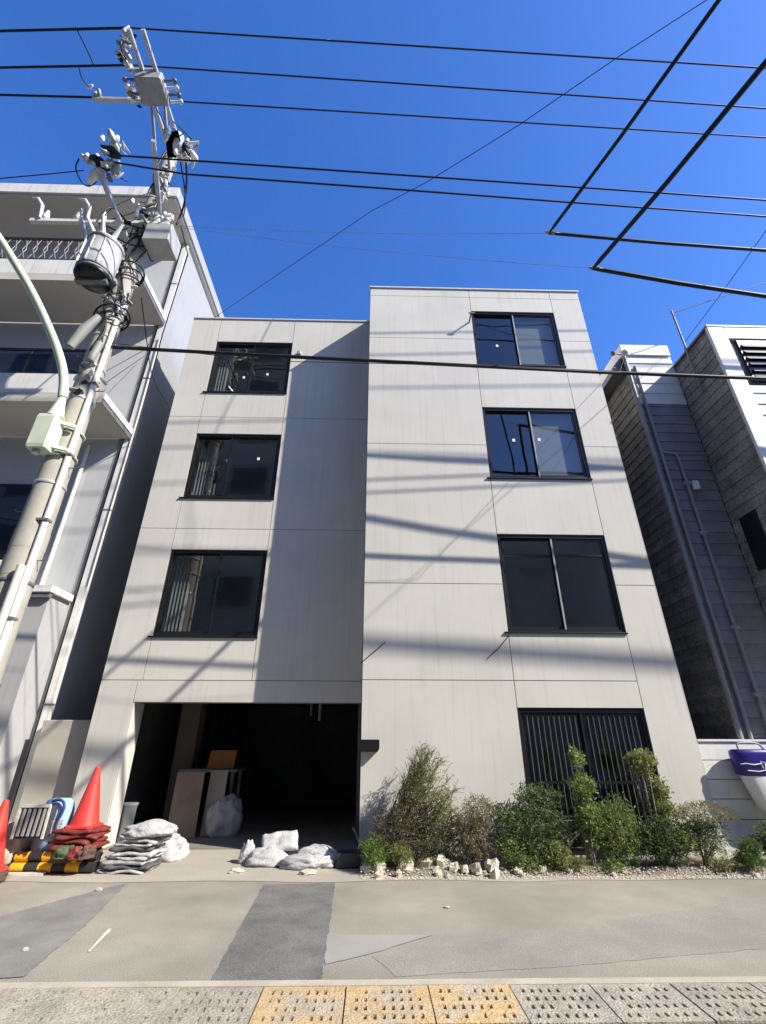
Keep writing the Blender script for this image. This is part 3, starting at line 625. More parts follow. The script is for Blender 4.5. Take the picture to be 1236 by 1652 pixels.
U_('blade_cover', MB().add([PZ(x, y, ZL+1.0)+Vector((0, dy, 0)) for dy in (0, .05) for x, y in ((270,250),(268,232),(278,212),(287,210),(290,222),(283,250))], [(0,1,2,3,4,5),(11,10,9,8,7,6)]+[(i,i+6,(i+1)%6+6,(i+1)%6) for i in range(6)]), PORC)
def jumper(px, z0, z1, r=.014):
    n = len(px); pts = [PZ(x, y, z0+(z1-z0)*i/(n-1)) for i, (x, y) in enumerate(px)]
    return U_('jumper_cable', MB().tube(smooth(pts), r, 6), RUBBER)
jumper([(128,255),(120,272),(135,300),(150,300),(165,280)], ZL+.2, ZL+.1); jumper([(300,255),(302,290),(298,330),(288,356),(285,362)], ZL+.9, 10.9, .02)
jumper([(290,255),(298,300),(300,330),(296,350)], ZL+.9, 10.95); jumper([(262,395),(255,410),(245,425),(238,405),(232,380)], 10.4, 10.6, .02)
jumper([(278,195),(300,215),(318,235)], ZH-.2, ZL+1.0, .012); jumper([(245,165),(262,190),(268,215)], ZH, ZL+1.4, .012); jumper([(127,108),(132,128),(146,142)], ZH+.25, ZH+.3, .012)
jumper([(122,43),(138,75),(152,106)], ZH+.35, ZH+.25, .016)
for k in range(16):   # cables climbing the shaft
    z0 = rr.uniform(7.0, 12.2); z1 = z0 + rr.uniform(.5, 1.8); a0 = rr.uniform(-2.9, -.2); pts = []
    for i in range(9):
        t = i/8; z = z0+(z1-z0)*t; a = a0 + .9*math.sin(t*3+k); r_ = prad(z)+.02+.05*math.sin(math.pi*t)*rr.random(); pts.append((PXX+r_*math.cos(a), PYY+r_*math.sin(a), z))
    U_('climbing_cable', MB().tube(smooth(pts, 1), rr.choice((.012, .017, .022)), 6), RUBBER)
ends = [(PXX-.1, PYY-.2, 10.9), (PXX+.5, PYY-.2, 10.9), (tc0.x, tc0.y-.2, tc0.z+1.1), (PXX+.15, PYY-.1, 12.4), (PXX-.16, PYY-.1, 11.6), (PXX+.1, PYY-.2, 9.2), (PXX-.15, PYY-.2, 8.4), (PXX+.3, PYY-.1, 10.4), (A1.x, A1.y, A1.z-.05), (PXX-.8, PYY-.22, 10.95), (PXX-.12, PYY-.22, 7.6)]
for k in range(22):
    a, b = (Vector(q) for q in rr.sample(ends, 2))
    if (a-b).length > 2.6: continue
    m1 = a.lerp(b, .5) + Vector((rr.gauss(0,.12), rr.gauss(-.05,.08), -rr.uniform(.05,.45)))
    U_('loose_cable', MB().tube(smooth([a, m1, b], 3), rr.choice((.008, .011, .015)), 6), RUBBER)
for z, n in ((8.35, 3), (9.55, 3)):      # coiled slack round the shaft
    for k in range(n):
        pts = [(PXX+(prad(z)+.05+.03*k)*math.cos(t), PYY+(prad(z)+.05+.02*k)*math.sin(t), z+.07*k+.12*math.sin(t+k)) for t in [2*math.pi*i/20 for i in range(21)]]
        U_('slack_coil', MB().tube(pts, .016, 6), RUBBER)
U_('splice_closure', MB().tube([(PXX-.32, PYY-.26, 7.5), (PXX-.2, PYY-.26, 7.9), (PXX-.05, PYY-.24, 8.25)], [.07, .09, .06], 12), mat('grey_closure', (.30,.30,.28), .5, .2))
U_('splice_closure', MB().tube([(PXX+.1, PYY-.26, 7.2), (PXX+.16, PYY-.26, 7.6)], [.06, .06], 12), MATS['grey_closure'])
for k, zz in enumerate((3.1, 3.5, 3.9)): U_('notice_plate', MB().lathe([(prad(zz)+.003, zz), (prad(zz)+.004, zz+.28)], 20, (PXX, PYY, 0), cap=False), CONC)

# transformer drum hung on the pole
tc = Vector((PXX-.27, PYY-.42, 9.0))
tf = thing('pole_transformer', 'white cylindrical transformer drum with dark underside hung on the pole', 'transformer', loc=tc)
def T_(n, mb, m, parent=None): return part(tf, n, mb, m, parent)
body = T_('tank', MB().lathe([(.26,.02),(.295,.05),(.30,.5),(.30,.85),(.315,.87),(.315,.9),(.26,.96),(.08,1.02)], 28, tc), TRANSF)
T_('base_plate', MB().lathe([(.10,-.05),(.29,-.03),(.308,0),(.308,.048),(.26,.05)], 28, tc), BLACK)
T_('foot', MB().box((tc.x-.28, tc.y-.05, tc.z-.10), (tc.x+.28, tc.y+.05, tc.z-.04)), DSTEEL)
for k in range(3):
    a = -2.2+.8*k; T_('bushing', MB().tube([(tc.x+.2*math.cos(a), tc.y+.2*math.sin(a), tc.z+0.94), (tc.x+.42*math.cos(a), tc.y+.42*math.sin(a), tc.z+1.22)], [.05,.025], 10), PORC)
for k in range(4):
    a = -2.8+.6*k; ca, sa = math.cos(a), math.sin(a); T_('cooling_rib', MB().bar((tc.x+.315*ca, tc.y+.315*sa, tc.z+.14), (tc.x+.315*ca, tc.y+.315*sa, tc.z+.78), .03, .014, (-sa, ca, 0)), TRANSF)
for zz in (.1, .82): T_('hoop', MB().lathe([(.302,zz),(.312,zz+.004),(.312,zz+.03),(.302,zz+.034)], 28, tc), DSTEEL)
for z in (.2, .8): T_('hanger', MB().bar((tc.x+.25, tc.y+.15, tc.z+z), (PXX-.05, PYY-.08, tc.z+z), .07), STEEL)
T_('lead', MB().tube(smooth([(tc.x-.1, tc.y-.3, tc.z+1.18), (tc.x+.05, tc.y-.35, tc.z+1.7), (PXX-.15, PYY-.2, 10.9)]), .014, 6), RUBBER)

# street lamp bracketed to the pole
L0 = PY(78, 690, PYY-.32)
la = thing('street_lamp', 'pale green street lamp with long curved arm clamped to the utility pole', 'street lamp', loc=(L0.x, L0.y, L0.z))
def S_(n, mb, m, parent=None): return part(la, n, mb, m, parent)
bx0, bz0 = PY(80, 738, PYY-.33), PY(95, 655, PYY-.33)
S_('ballast_box', bevel_box((L0.x-.15, L0.y-.13, L0.z-.42), (L0.x+.16, L0.y+.12, L0.z+.18), .18), LAMPG)
S_('box_neck', MB().lathe([(.13,0),(.11,.06),(.065,.30),(.05,.42)], 14, (L0.x+.04, L0.y, L0.z+.18)), LAMPG)
S_('photocell', MB().lathe([(.05,0),(.05,.06),(.03,.07)], 10, (L0.x-.02, L0.y-.03, L0.z-.49)), STEEL)
for dz in (-.33, .1): S_('clamp', MB().bar((L0.x+.1, L0.y-.02, L0.z+dz), (PXX+prad(6)+.03, PYY-prad(6)-.02, L0.z+dz), .05).tube([(PXX+(prad(6)+.02)*math.cos(t), PYY+(prad(6)+.02)*math.sin(t), L0.z+dz) for t in [i*math.pi/8-math.pi for i in range(17)]], .02, 6), LAMPG)
ap = [(L0.x+.04, L0.y, L0.z+.58)] + [PY(x, y, D) for x, y, D in ((104,610,5.83),(97,575,5.72),(80,530,5.5),(52,470,5.15),(22,420,4.85),(-6,376,4.55),(-40,330,4.25))]
ap = smooth(ap, 2); S_('arm', MB().tube(ap, [.072-.018*i/(len(ap)-1) for i in range(len(ap))], 12), LAMPG)
e = ap[-1]; S_('lamp_head', MB().tube([e, e+Vector((-.05,-.25,.10)), e+Vector((-.1,-.5,.12)), e+Vector((-.14,-.75,.1))], [.04,.11,.13,.05], 12), LAMPG)

# ------------------------------------------------------------------ overhead cables
def cable(name, pts, r, label, cat='cable', sag=0.0, group=None, n=6, m=None):
    pts = [Vector(p) for p in pts]
    if len(pts) == 2:
        a, b = pts; k = 24; pts = [a.lerp(b, i/k) - Vector((0,0,sag*4*(i/k)*(1-i/k))) for i in range(k+1)]
    return tag(MB().tube(pts, r, n).build(name, m or RUBBER), label, cat, group)
def ext(a, b, t): return a + (b-a)*t
def span(px0, px1, z, over=1.6): a = PZ(*px0, z); b = PZ(*px1, z); return a, ext(a, b, over)
GR = 'overhead lines across the street front'
for (hp, pr, plft, nm) in ((H1, (1236,110), (0,50), 'topmost'), (H2, (1236,175), (0,109), 'second highest'), (H3, (1236,222), (0,154), 'third highest')):
    a = Vector(hp) if hp is not H3 else Vector(H3); b = PZ(*pr, a.z); cable('power_line', [a, ext(a, b, 1.5)], .017, f'{nm} thin black power line running right from the pole top', 'power line', .0, GR)
    c = PZ(*plft, a.z); cable('power_line', [a if hp is not H3 else Vector((pl.x+.05, pl.y, a.z)), ext(a, c, 2.0)], .024, f'{nm} sleeved power line leaving the pole to the left frame edge', 'power line', .0, GR)
a, b = span((178,250), (1236,323), ZL+.15, 1.5); cable('power_line', [a, b], .018, 'upper of the two close low voltage lines crossing the sky', 'power line', .0, GR)
a, b = span((185,262), (1236,346), ZL-.25, 1.5); cable('power_line', [a, PZ(300,281,ZL-.25), PZ(620,304,ZL-.25), PZ(900,325,ZL-.25), b], .018, 'lower of the two close low voltage lines crossing the sky', 'power line', .0, GR)
a = PZ(135, 275, ZL+.1); b = PZ(0, 287, ZL+.1); cable('power_line', [a, ext(a, b, 2)], .010, 'thin line running left from the low voltage clamps above the white block', 'power line', .02)
# thick telephone cable in front of the facade
a = Vector((PXX+.17, PYY+.03, PY(170,560,6.23).z)); b = PY(1236, 611, 6.25)
cable('telephone_cable', [a, PY(400,572,6.24), PY(620,583,6.25), PY(960,600,6.25), b, ext(PY(960,600,6.25), b, 3)], .033, 'thick black telephone cable crossing in front of the facade below the top windows', 'cable', 0, GR)
cable('service_wire', [Vector((PXX+.16, PYY-.1, PY(170,556,6.1).z+.05)), PY(420,582,6.1), PY(760,590,6.0), PY(1000,601,6.1), Vector((RX-.1, RD-.1, ZF-.5))], .006, 'thin service wire running just beside the thick telephone cable to the sided house', 'cable')
# two bundled cables with a sharp bend, upper right
for (cor, rgt, top, zc, nm, r_, left) in (((886,376), (1236,404), (1160,0), 10.6, 'upper', .033, (290,366)), ((957,433), (1236,478), (1236,100), 9.4, 'lower', .040, (290,372))):
    c = PZ(*cor, zc); rgt3 = PY(*rgt, c.y+.05); top3 = PZ(*top, zc+.2)
    pts = [ext(c, rgt3, 2.4), rgt3, ext(c, rgt3, .5)-Vector((0,0,.03)), ext(c, rgt3, .06), c, ext(c, top3, .05), ext(c, top3, .5)-Vector((0,0,.04)), top3, ext(c, top3, 1.8)]
    cable('bundled_cable', pts, r_, f'{nm} thick black bundled cable with a sharp bend at the upper right', 'cable', n=8)
    l = Vector((PXX+.5, PYY-.2, 10.95)); cable('span_wire', [c, l], .0045, f'hair thin span wire holding the {nm} bent cable from the pole', 'wire', .12, m=GREYAL)
    tag(MB().tube([c+Vector((-.08,-.01,.01)), c+Vector((.10,.0,.0))], [.02, .045], 8).build('cable_clamp', mat('brass_clamp', (.35,.28,.18), .5, .2, 20)), f'small clamp at the bend of the {nm} thick cable', 'clamp')
# diagonal wires
a = PY(362, 503, 11.5); b = PY(1140, 0, 3.6); cable('diagonal_wire', [ext(a, b, -.12), PY(600,340,7.6).lerp(ext(a,b,.3),.0), PY(690,293,6.6), PY(840,200,5.3), PY(1000,90,4.3), b, ext(PY(1000,90,4.3), b, 2)], .010, 'thin wire sagging diagonally across the sky from the left roof', 'wire')
b = PY(1236, 372, 5.5); a = PY(1104, 553, 8.6); cable('diagonal_wire', [a+Vector((-.02,.1,-.35)), a, a.lerp(b,.5)-Vector((0,0,.03)), b, ext(a, b, 1.8)], .008, 'short thin wire slanting up from the sided house roof at right', 'wire')
b = PY(1236, 456, mtop.y); cable('service_wire', [mtop-Vector((0,0,.03)), mtop+Vector((.25,0,.06)), mtop.lerp(b,.6), b, ext(mtop, b, 2.5)], .010, 'looping wire leaving the slim mast on the sided house', 'wire')
# cables carried along the near side of the street, over the photographer
cable('near_side_cable', [(-22, 1.9, 14.2), (0, 1.9, 14.35), (20, 1.9, 13.2)], .075, 'thick cable bundle over the near pavement whose soft shadow crosses the facade', 'cable')
cable('near_side_cable', [(-22, 3.2, 15.6), (0, 3.2, 15.3), (20, 3.2, 14.9)], .030, 'slim cable over the near half of the road casting a faint shadow on the facade', 'cable')
# wires between pole and white block
pts = [PY(228,480,6.1), PY(238,560,7.0), PY(245,610,8.0), PY(262,640,8.7), PY(273,655,DL-.02)]
cable('drop_wire', smooth(pts), .010, 'slack black drop wire from the pole to the left edge of the panelled building', 'wire')
cable('drop_wire', [PY(170,618,6.15), PY(232,575,9.32)], .007, 'thin drop wire from the pole to the white block wall', 'wire')
cable('drop_wire', [PY(292,365,6.0), PY(303,410,7.6), PY(262,540,9.28), PY(222,690,9.28), PY(150,935,9.28)], .016, 'black cable running down beside the white corner trim', 'wire')

# ------------------------------------------------------------------ bags, stones, cones and clutter
def bag_mesh(sx, sy, sz, seed, wr=.22, flat=.35, nu=40, nv=22, pw=.75, cr=.55, pinch=0):
    rr = random.Random(seed); off = Vector((rr.uniform(-50,50), rr.uniform(-50,50), seed*1.7)); vs = []
    for i in range(nv+1):
        t = math.pi*i/nv - math.pi/2
        for j in range(nu):
            a = 2*math.pi*j/nu; ca, sa = math.cos(a), math.sin(a)
            x = math.copysign(abs(ca)**pw, ca)*math.cos(t)**.6; y = math.copysign(abs(sa)**pw, sa)*math.cos(t)**.6; z = math.sin(t)
            d = Vector((x, y, z)); n1 = noise.noise(d*1.6+off); n2 = noise.noise(d*3.7+off*2)
            q = d + Vector((n1, n2, n1))*.35
            n3 = abs(noise.noise(q*3.1+off*3)); n4 = abs(noise.noise(q*7.3-off))
            k = 1 + wr*n1 + wr*.5*n2 - cr*(wr*.75*n3 + wr*.35*n4)
            z = z*k*(1 - pinch*min(1, abs(x))**3); z = max(z, -flat); vs.append((x*k*sx/2, y*k*sy/2, (z+flat)*sz/(1+flat)))
    fs = [(i*nu+j, i*nu+(j+1) % nu, (i+1)*nu+(j+1) % nu, (i+1)*nu+j) for i in range(nv) for j in range(nu)]
    mb = MB(); mb.add(vs, fs, True); return mb
def put(name, mb, m, loc, rz, label, cat, group=None, rx=0, ry=0):
    o = mb.build(name, m); o.location = loc; o.rotation_euler = (rx, ry, rz); return tag(o, label, cat, group)
def gp(x, y, z=0.004): p = PZ(x, y, z); return Vector((p.x, p.y, z))
# sacks in the garage mouth
GB = 'white sacks lying in the garage mouth'
p = gp(398, 1392); put('sack', bag_mesh(.22, .18, .25, 1, .35), SHEET, p, .3, 'small white upright sack, leftmost of the pile in the garage mouth', 'sack', GB)
p = gp(432, 1394); put('sack', bag_mesh(.62, .42, .20, 2, .24, .35, pinch=.7, cr=.9), SACK, p, .1, 'grey sack under the folded sheet in the garage mouth', 'sack', GB)
p = gp(505, 1393); put('sack', bag_mesh(.68, .36, .20, 3, .24, .35, pinch=.75, cr=.9), SHEET, p+Vector((.05,.1,0)), -.15, 'long white sack at the right of the garage mouth pile', 'sack', GB)
p = gp(482, 1400); put('sack', bag_mesh(.60, .34, .15, 4, .26, .35, pinch=.75, cr=.9), SACK, p, -.25, 'low grey sack in front of the garage mouth pile', 'sack', GB)
p = gp(520, 1398); put('sack', bag_mesh(.40, .26, .13, 5, wr=.4), SHEET, p, .2, 'flat white scrap sack at the front right of the garage mouth pile', 'sack', GB)
def wavy_sheet(w_, d_, th, seed, amp=.02, nx=14, ny=10):
    mb = MB(); vs = []; off = Vector((seed*3.1, 0, seed))
    for s in (0, 1):
        for j in range(ny+1):
            for i in range(nx+1):
                x, y = w_*(i/nx-.5), d_*(j/ny-.5); q = Vector((x*4, y*4, 0))+off
                z = amp*noise.noise(q)+amp*.5*noise.noise(q*2.6); e = min(i, nx-i, j, ny-j); e_ = .45 if e == 0 else 1
                vs.append((x+.02*noise.noise(q*2+off), y+.02*noise.noise(q*2-off), z + (th*.5+th*.5*e_ if s else th*.5-th*.5*e_)))
    N = (nx+1)*(ny+1); fs = []
    for j in range(ny):
        for i in range(nx):
            a = j*(nx+1)+i; fs.append((a, a+nx+1, a+nx+2, a+1)); fs.append((N+a, N+a+1, N+a+nx+2, N+a+nx+1))
    edge = [i for i in range(nx)] + [j*(nx+1)+nx for j in range(ny)] + [ny*(nx+1)+i for i in range(nx, 0, -1)] + [j*(nx+1) for j in range(ny, 0, -1)]
    for k in range(len(edge)): a, b = edge[k], edge[(k+1) % len(edge)]; fs.append((a, b, N+b, N+a))
    mb.add(vs, fs, True); return mb
p = gp(450, 1392); put('folded_sheet', wavy_sheet(.50, .34, .10, 3, .05), SHEET, p+Vector((-.02,.12,.18)), .15, 'stiff pale folded sheet tilted on top of the garage mouth sacks', 'sheet', rx=.45, ry=-.12)
for i, (x, y, s) in enumerate(((228,1399,.24),(381,1408,.19),(497,1410,.22))):
    put('flat_stone', bag_mesh(s, s*.6, .045, 30+i, .35), STONE, gp(x, y), .2*i, ('flat broken stone on the apron right of the folded sheets', 'flat dark edged stone on the apron before the garage mouth', 'flat stone on the apron in front of the garage sacks')[i], 'stone')
put('pebble', bag_mesh(.065, .05, .03, 41, .3), STONE, gp(159, 1437), 0, 'small white pebble on the road below the folded sheets', 'pebble')
put('pebble', bag_mesh(.045, .035, .02, 42, .3), STONE, gp(40, 1534), 0, 'tiny white pebble on the dark road patch at far left', 'pebble')
put('pebble', bag_mesh(.06, .045, .012, 43, .3), STONE, gp(721, 1464), 0, 'tiny white pebble on the road below the shrubs', 'pebble')
# dark box and bent plate at the right jamb
p = gp(562, 1398); put('dark_box', bevel_box((-.16,-.13,0), (.16,.13,.17), .12), mat('dark_grey_plastic', (.05,.055,.055), .4, .2, 8), p, .1, 'dark grey lidded box at the right foot of the garage opening', 'box')
pts = [Vector((0,0,0)), Vector((.0,.0,.20)), Vector((-.03,.05,.34)), Vector((-.10,.15,.45))]
mb = MB()
for a, b in zip(pts[:-1], pts[1:]): mb.add([a+Vector((-.02,-.18,0)), a+Vector((-.02,.18,0)), b+Vector((-.02,.18,0)), b+Vector((-.02,-.18,0)), a+Vector((.006,-.18,0)), a+Vector((.006,.18,0)), b+Vector((.006,.18,0)), b+Vector((.006,-.18,0))], [(0,1,2,3),(7,6,5,4),(0,3,7,4),(1,5,6,2),(0,4,5,1),(3,2,6,7)])
put('bent_plate', mb, BLACK, gp(581, 1402), .1, 'bent black plate leaning at the corner of the garage opening', 'plate')
# inside the garage
gr = Vector((-3.0, 10.4, .011))
put('plastic_bag', bag_mesh(.62, .46, .62, 7, .36, .6), SACK, PY(362,1372,10.2)*1 if False else Vector((PY(360,1330,10.1).x, 10.1, .011)), .4, 'large white plastic bag standing inside the dark garage', 'bag')
bx = PY(300,1330,9.9).x
put('plywood_sheet', MB().box((-.24,-.012,0),(.24,.012,1.0)), WOOD, (bx-.02, 9.75, .012), .15, 'pale plywood sheet leaning at the left inside the garage', 'board', rx=-.12)
put('plywood_sheet', MB().box((-.16,-.012,0),(.16,.012,1.02)), mat('grey_board', (.33,.30,.26), .8, .1), (bx+.42, 9.95, .012), -.05, 'grey board leaning next to the plywood inside the garage', 'board', rx=-.1)
tb = thing('work_table', 'rough work table holding an orange board inside the garage', 'table', loc=(PY(340,1280,10.6).x, 10.75, .011))
b0 = tb.location
part(tb, 'table_top', MB().box((b0.x-.62, b0.y-.35, .98), (b0.x+.5, b0.y+.35, 1.03)), mat('grey_table', (.25,.24,.23), .7, .1))
for dx in (-.55, .42):
    for dy in (-.3, .3): part(tb, 'leg', MB().box((b0.x+dx-.03, b0.y+dy-.03, .011), (b0.x+dx+.03, b0.y+dy+.03, .979)), DSTEEL)
put('orange_board', MB().box((-.26,-.012,0),(.26,.012,.36)), ORANGEW, (b0.x+.1, b0.y-.1, 1.032), .05, 'orange plywood board propped on the table inside the garage', 'board', rx=-.5)
put('grey_bin', MB().lathe([(.11,0),(.13,.5),(.145,.52),(.145,.55),(.12,.55)], 16), mat('grey_bin_plastic', (.22,.24,.25), .5, .1), (PY(199,1335,9.45).x, 9.5, .011), 0, 'slim grey bin just inside the left garage pillar', 'bin')

# traffic cones
def cone(x, y, z, h, label):
    c = thing('traffic_cone', label, 'traffic cone', 'red traffic cones by the clutter', (x, y, z))
    part(c, 'cone_body', MB().lathe([(.185,.028),(.17,.06),(.035,h-.03),(.03,h-.008),(.012,h)], 24, (x, y, z)), CONE)
    q = .19; part(c, 'cone_base', MB().add([(x+a*q*s, y+b*q*s, z+zz) for zz, s in ((0,1),(.02,1),(.03,.94)) for a, b in ((-1,-.75),(-.75,-1),(.75,-1),(1,-.75),(1,.75),(.75,1),(-.75,1),(-1,.75))],
        [tuple(range(8))[::-1], tuple(range(16,24))] + [(i*8+j, i*8+(j+1) % 8, (i+1)*8+(j+1) % 8, (i+1)*8+j) for i in range(2) for j in range(8)]), CONE)
D1 = 7.62; t = PY(159, 1236, D1)
cone(t.x, D1, t.z-.72, .72, 'red traffic cone standing on the maroon tarpaulin before the garage pillar')
D2 = 7.0; t2 = PY(11, 1290, D2); cone(t2.x, D2, max(.004, t2.z-.74), .74, 'red traffic cone cut by the left frame edge')
t2z = max(.004, t2.z-.74)
if t2z > .02: put('cone_block', bag_mesh(.5, .45, t2z+.02, 77, .12, .6), TAN, (t2.x, D2, .004), 0, 'brown bundle under the cone at the left frame edge', 'bundle')
# pile: tan bundles at the bottom, maroon tarp on top carrying the cone
zc = t.z-.72
put('brown_bundle', bag_mesh(.66, .5, zc*.62, 50, .2, .7), TAN, (t.x-.03, D1+.02, .004), .1, 'dark brown bundle at the bottom of the pile under the maroon tarpaulin', 'bundle')
def folded(w_, d_, th, seed): return wavy_sheet(w_, d_, th, seed, .03)
zz = zc*.52; nl = 4
for k in range(nl):
    put('tarpaulin_fold', folded(.56-.03*k+.05*(k == nl-1), .46, (zc-zz)/nl*1.05, 60+k), MAROON, (t.x+.02*(-1)**k, D1, zz+(zc-zz)/nl*k-.006), .12*(-1)**k,
        ('lowest', 'second', 'third', 'topmost')[k] + ' maroon tarpaulin fold in the stack under the red cone', 'tarpaulin', 'maroon folds under the cone')
# folded white and grey sheets stacked right of it
p = PZ(192, 1412, .004)
zz = .004
for k in range(9):
    th = .038+.010*(k % 3); m = (SACK, mat('charcoal_sheet', (.09,.09,.095), .7, .2, 8), SACK, SHEET, SHEET, MATS['charcoal_sheet'], SACK, SHEET, SHEET)[k]
    put('folded_sheet', folded(.60-.012*k, .46, th, 80+k), m, (p.x+.012*k+.03*math.sin(k*2.1), p.y+.26+.03*k*.5, zz), .10*math.sin(k*1.7)-.1,
        ('lowest', 'second lowest', 'third lowest', 'fourth lowest', 'middle', 'fourth highest', 'third highest', 'second highest', 'topmost')[k] + ' folded sheet in the stack beside the garage pillar', 'sheet', 'folded sheets beside the pillar'); zz += th*.93
put('draped_sheet', bag_mesh(.68, .5, .15, 91, .24, .3, pinch=.6, cr=.9), SHEET, (p.x+.16, p.y+.34, zz-.02), .1, 'crumpled white sheet lying on top of the folded stack', 'sheet')
p2 = PZ(263, 1390, .004); put('sack', bag_mesh(.52, .38, .30, 92, .3, .35, pinch=.4, cr=1.1), SHEET, p2+Vector((0,.12,0)), .3, 'crumpled white plastic sack beside the folded sheet stack', 'sack')
p2 = PZ(240, 1391, .004); put('grey_stone', bag_mesh(.26, .20, .20, 93, .2), mat('olive_stone', (.20,.21,.16), .9, .2, 10, .4, 60), p2, .2, 'olive grey stone in front of the white plastic sack', 'stone')
# cream cloths, dark slatted basket, blue canvas bag
q = PZ(75, 1404, .004)
bpz = PY(48, 1352, 7.35).z
put('cream_cloth', bag_mesh(1.0, .55, bpz+.05, 94, .25, .9), CREAM, (q.x-.1, q.y+.33, .004), .05, 'cream crumpled cloth heap in the middle of the clutter', 'cloth')
put('cream_cloth', bag_mesh(.40, .4, .55, 95, .3, .5), mat('beige_cloth', (.45,.40,.32), .8, .15, 10, .3, 60), (PY(25,1330,7.5).x, 7.55, .004), .3, 'beige cloth bundle standing behind the red cone at far left', 'cloth')
bp = PY(48, 1352, 7.35)
bk = thing('slatted_basket', 'dark slatted basket with pale rim on the cream cloth', 'basket', loc=(bp.x, 7.35, bp.z))
z0 = bp.z; bw_, bh = .17, .36
part(bk, 'shell', MB().box((bp.x-bw_, 7.30, z0), (bp.x+bw_, 7.50, z0+bh*.96)), mat('charcoal_basket', (.05,.055,.065), .5, .2, 10))
part(bk, 'rim', MB().bar((bp.x-bw_-.02, 7.29, z0), (bp.x-bw_-.02, 7.29, z0+bh), .03).bar((bp.x-bw_-.02, 7.29, z0+bh), (bp.x+bw_+.02, 7.29, z0+bh), .035).bar((bp.x+bw_+.02, 7.29, z0+bh), (bp.x+bw_+.02, 7.29, z0), .025), CREAM)
for k in range(5): part(bk, 'slat', MB().bar((bp.x-bw_+.04+.065*k, 7.285, z0+.03), (bp.x-bw_+.05+.065*k, 7.285, z0+bh-.03), .026), GREYAL)
bb = PY(86, 1338, 7.6)
bc = thing('canvas_bag', 'light blue canvas bag with dark blue handle standing behind the basket', 'bag', loc=(bb.x, 7.6, .004))
part(bc, 'bag_body', MB().add([(bb.x+x*s, 7.6+y*s2, z) for z, s, s2 in ((.006,1,1),(bb.z,1.0,1),(bb.z+.22,.98,.9),(bb.z+.33,.85,.6),(bb.z+.36,.6,.4)) for x, y in ((-.18,-.09),(0,-.12),(.18,-.09),(.19,.0),(.18,.09),(0,.12),(-.18,.09),(-.19,0))],
     [tuple(range(8))[::-1], tuple(range(32,40))] + [(i*8+j, i*8+(j+1) % 8, (i+1)*8+(j+1) % 8, (i+1)*8+j) for i in range(4) for j in range(8)], True), BLUEC)
part(bc, 'handle', MB().tube(smooth([(bb.x-.05, 7.49, bb.z+.33), (bb.x+.05, 7.49, bb.z+.36), (bb.x+.14, 7.48, bb.z+.30), (bb.x+.13, 7.47, bb.z+.18), (bb.x+.09, 7.47, bb.z+.1), (bb.x+.1, 7.48, bb.z)]), .018, 8), mat('navy_strap', (.03,.05,.16), .6, .1))
part(bc, 'side_panel', MB().box((bb.x+.02, 7.475, bb.z-.05), (bb.x+.17, 7.485, bb.z+.12)), SHEET)
# striped barrier poles
for i, (y0, z_, lab) in enumerate(((1399, .06, 'lower'), (1385, .17, 'upper'))):
    a = PZ(-120, 1411, .004); b = PZ(150, 1409, .004); a = Vector((a.x, a.y+.04*i, z_)); b = Vector((b.x, b.y+.04*i, z_+.01))
    bar = thing('striped_barrier_pole', lab + ' black and yellow striped barrier pole at the foot of the clutter', 'barrier pole', 'striped barrier poles', (a.x, a.y, .004)); n = 12
    for k in range(n):
        s0, s1 = ext(a, b, k/n), ext(a, b, (k+1)/n); sh = Vector((.0, 0, 0))
        part(bar, 'stripe', MB().tube([s0, s1-(s1-s0)*.002], .055, 12), YELL if k % 2 == 0 else BLK)
put('timber_offcut', MB().box((-.22,-.04,0),(.22,.04,.03)), CREAM, PZ(40, 1413, .006), .05, 'pale timber offcut on the road in front of the striped poles', 'timber')
put('timber_offcut', MB().box((-.14,-.05,0),(.14,.05,.04)), WOOD, PZ(12, 1416, .006)+Vector((-.1,-.06,0)), -.1, 'short brown timber offcut under the left cone', 'timber')
for i, (x, y, s) in enumerate(((120,1362,.22),(100,1372,.26),(135,1378,.2))):
    q = PY(x, y, 7.2); put('leaf_scrap', bag_mesh(s, .14, .12, 110+i, .4), (MAROON, mat('green_scrap', (.07,.10,.05), .7, .2, 10), TAN)[i], (q.x, 7.28, .19 if i else .19), .3*i, ('maroon', 'dark green', 'brown')[i] + ' scrap bundle resting on the striped barrier poles', 'bundle')

# blue and white tub in front of the low white wall
TY = 7.74
tx = PY(1192, 1235, TY-.1).x; zt, zm, zb = PY(1210,1209,TY-.2).z, PY(1210,1250,TY-.2).z, PY(1215,1312,TY-.15).z
tu = thing('plastic_tub', 'deep blue and white boat shaped plastic tub on a stand at the right frame edge', 'tub', loc=(tx+.5, TY, 0))
def hull(levels):
    vs = []; n = 20
    for z, hx, hy in levels:
        for k in range(n):
            a = 2*math.pi*k/n; c_, s_ = math.cos(a), math.sin(a)
            vs.append((tx+.52+math.copysign(abs(c_)**.6, c_)*hx, TY+math.copysign(abs(s_)**.6, s_)*hy, z))
    m_ = MB(); m_.add(vs, [(i*n+k, i*n+(k+1) % n, (i+1)*n+(k+1) % n, (i+1)*n+k) for i in range(len(levels)-1) for k in range(n)], True)
    m_.add(vs[:n], [tuple(range(n))[::-1]]); m_.add(vs[-n:], [tuple(range(n))]); return m_
part(tu, 'upper_shell', hull([(zm-.02,.47,.125),(zm,.50,.14),(zt-.06,.52,.15),(zt-.02,.51,.145),(zt,.47,.12)]), BLUEP)
part(tu, 'lower_shell', hull([(zb,.28,.08),(zb+.05,.33,.10),(zm-.022,.46,.125)]), WHITEP)
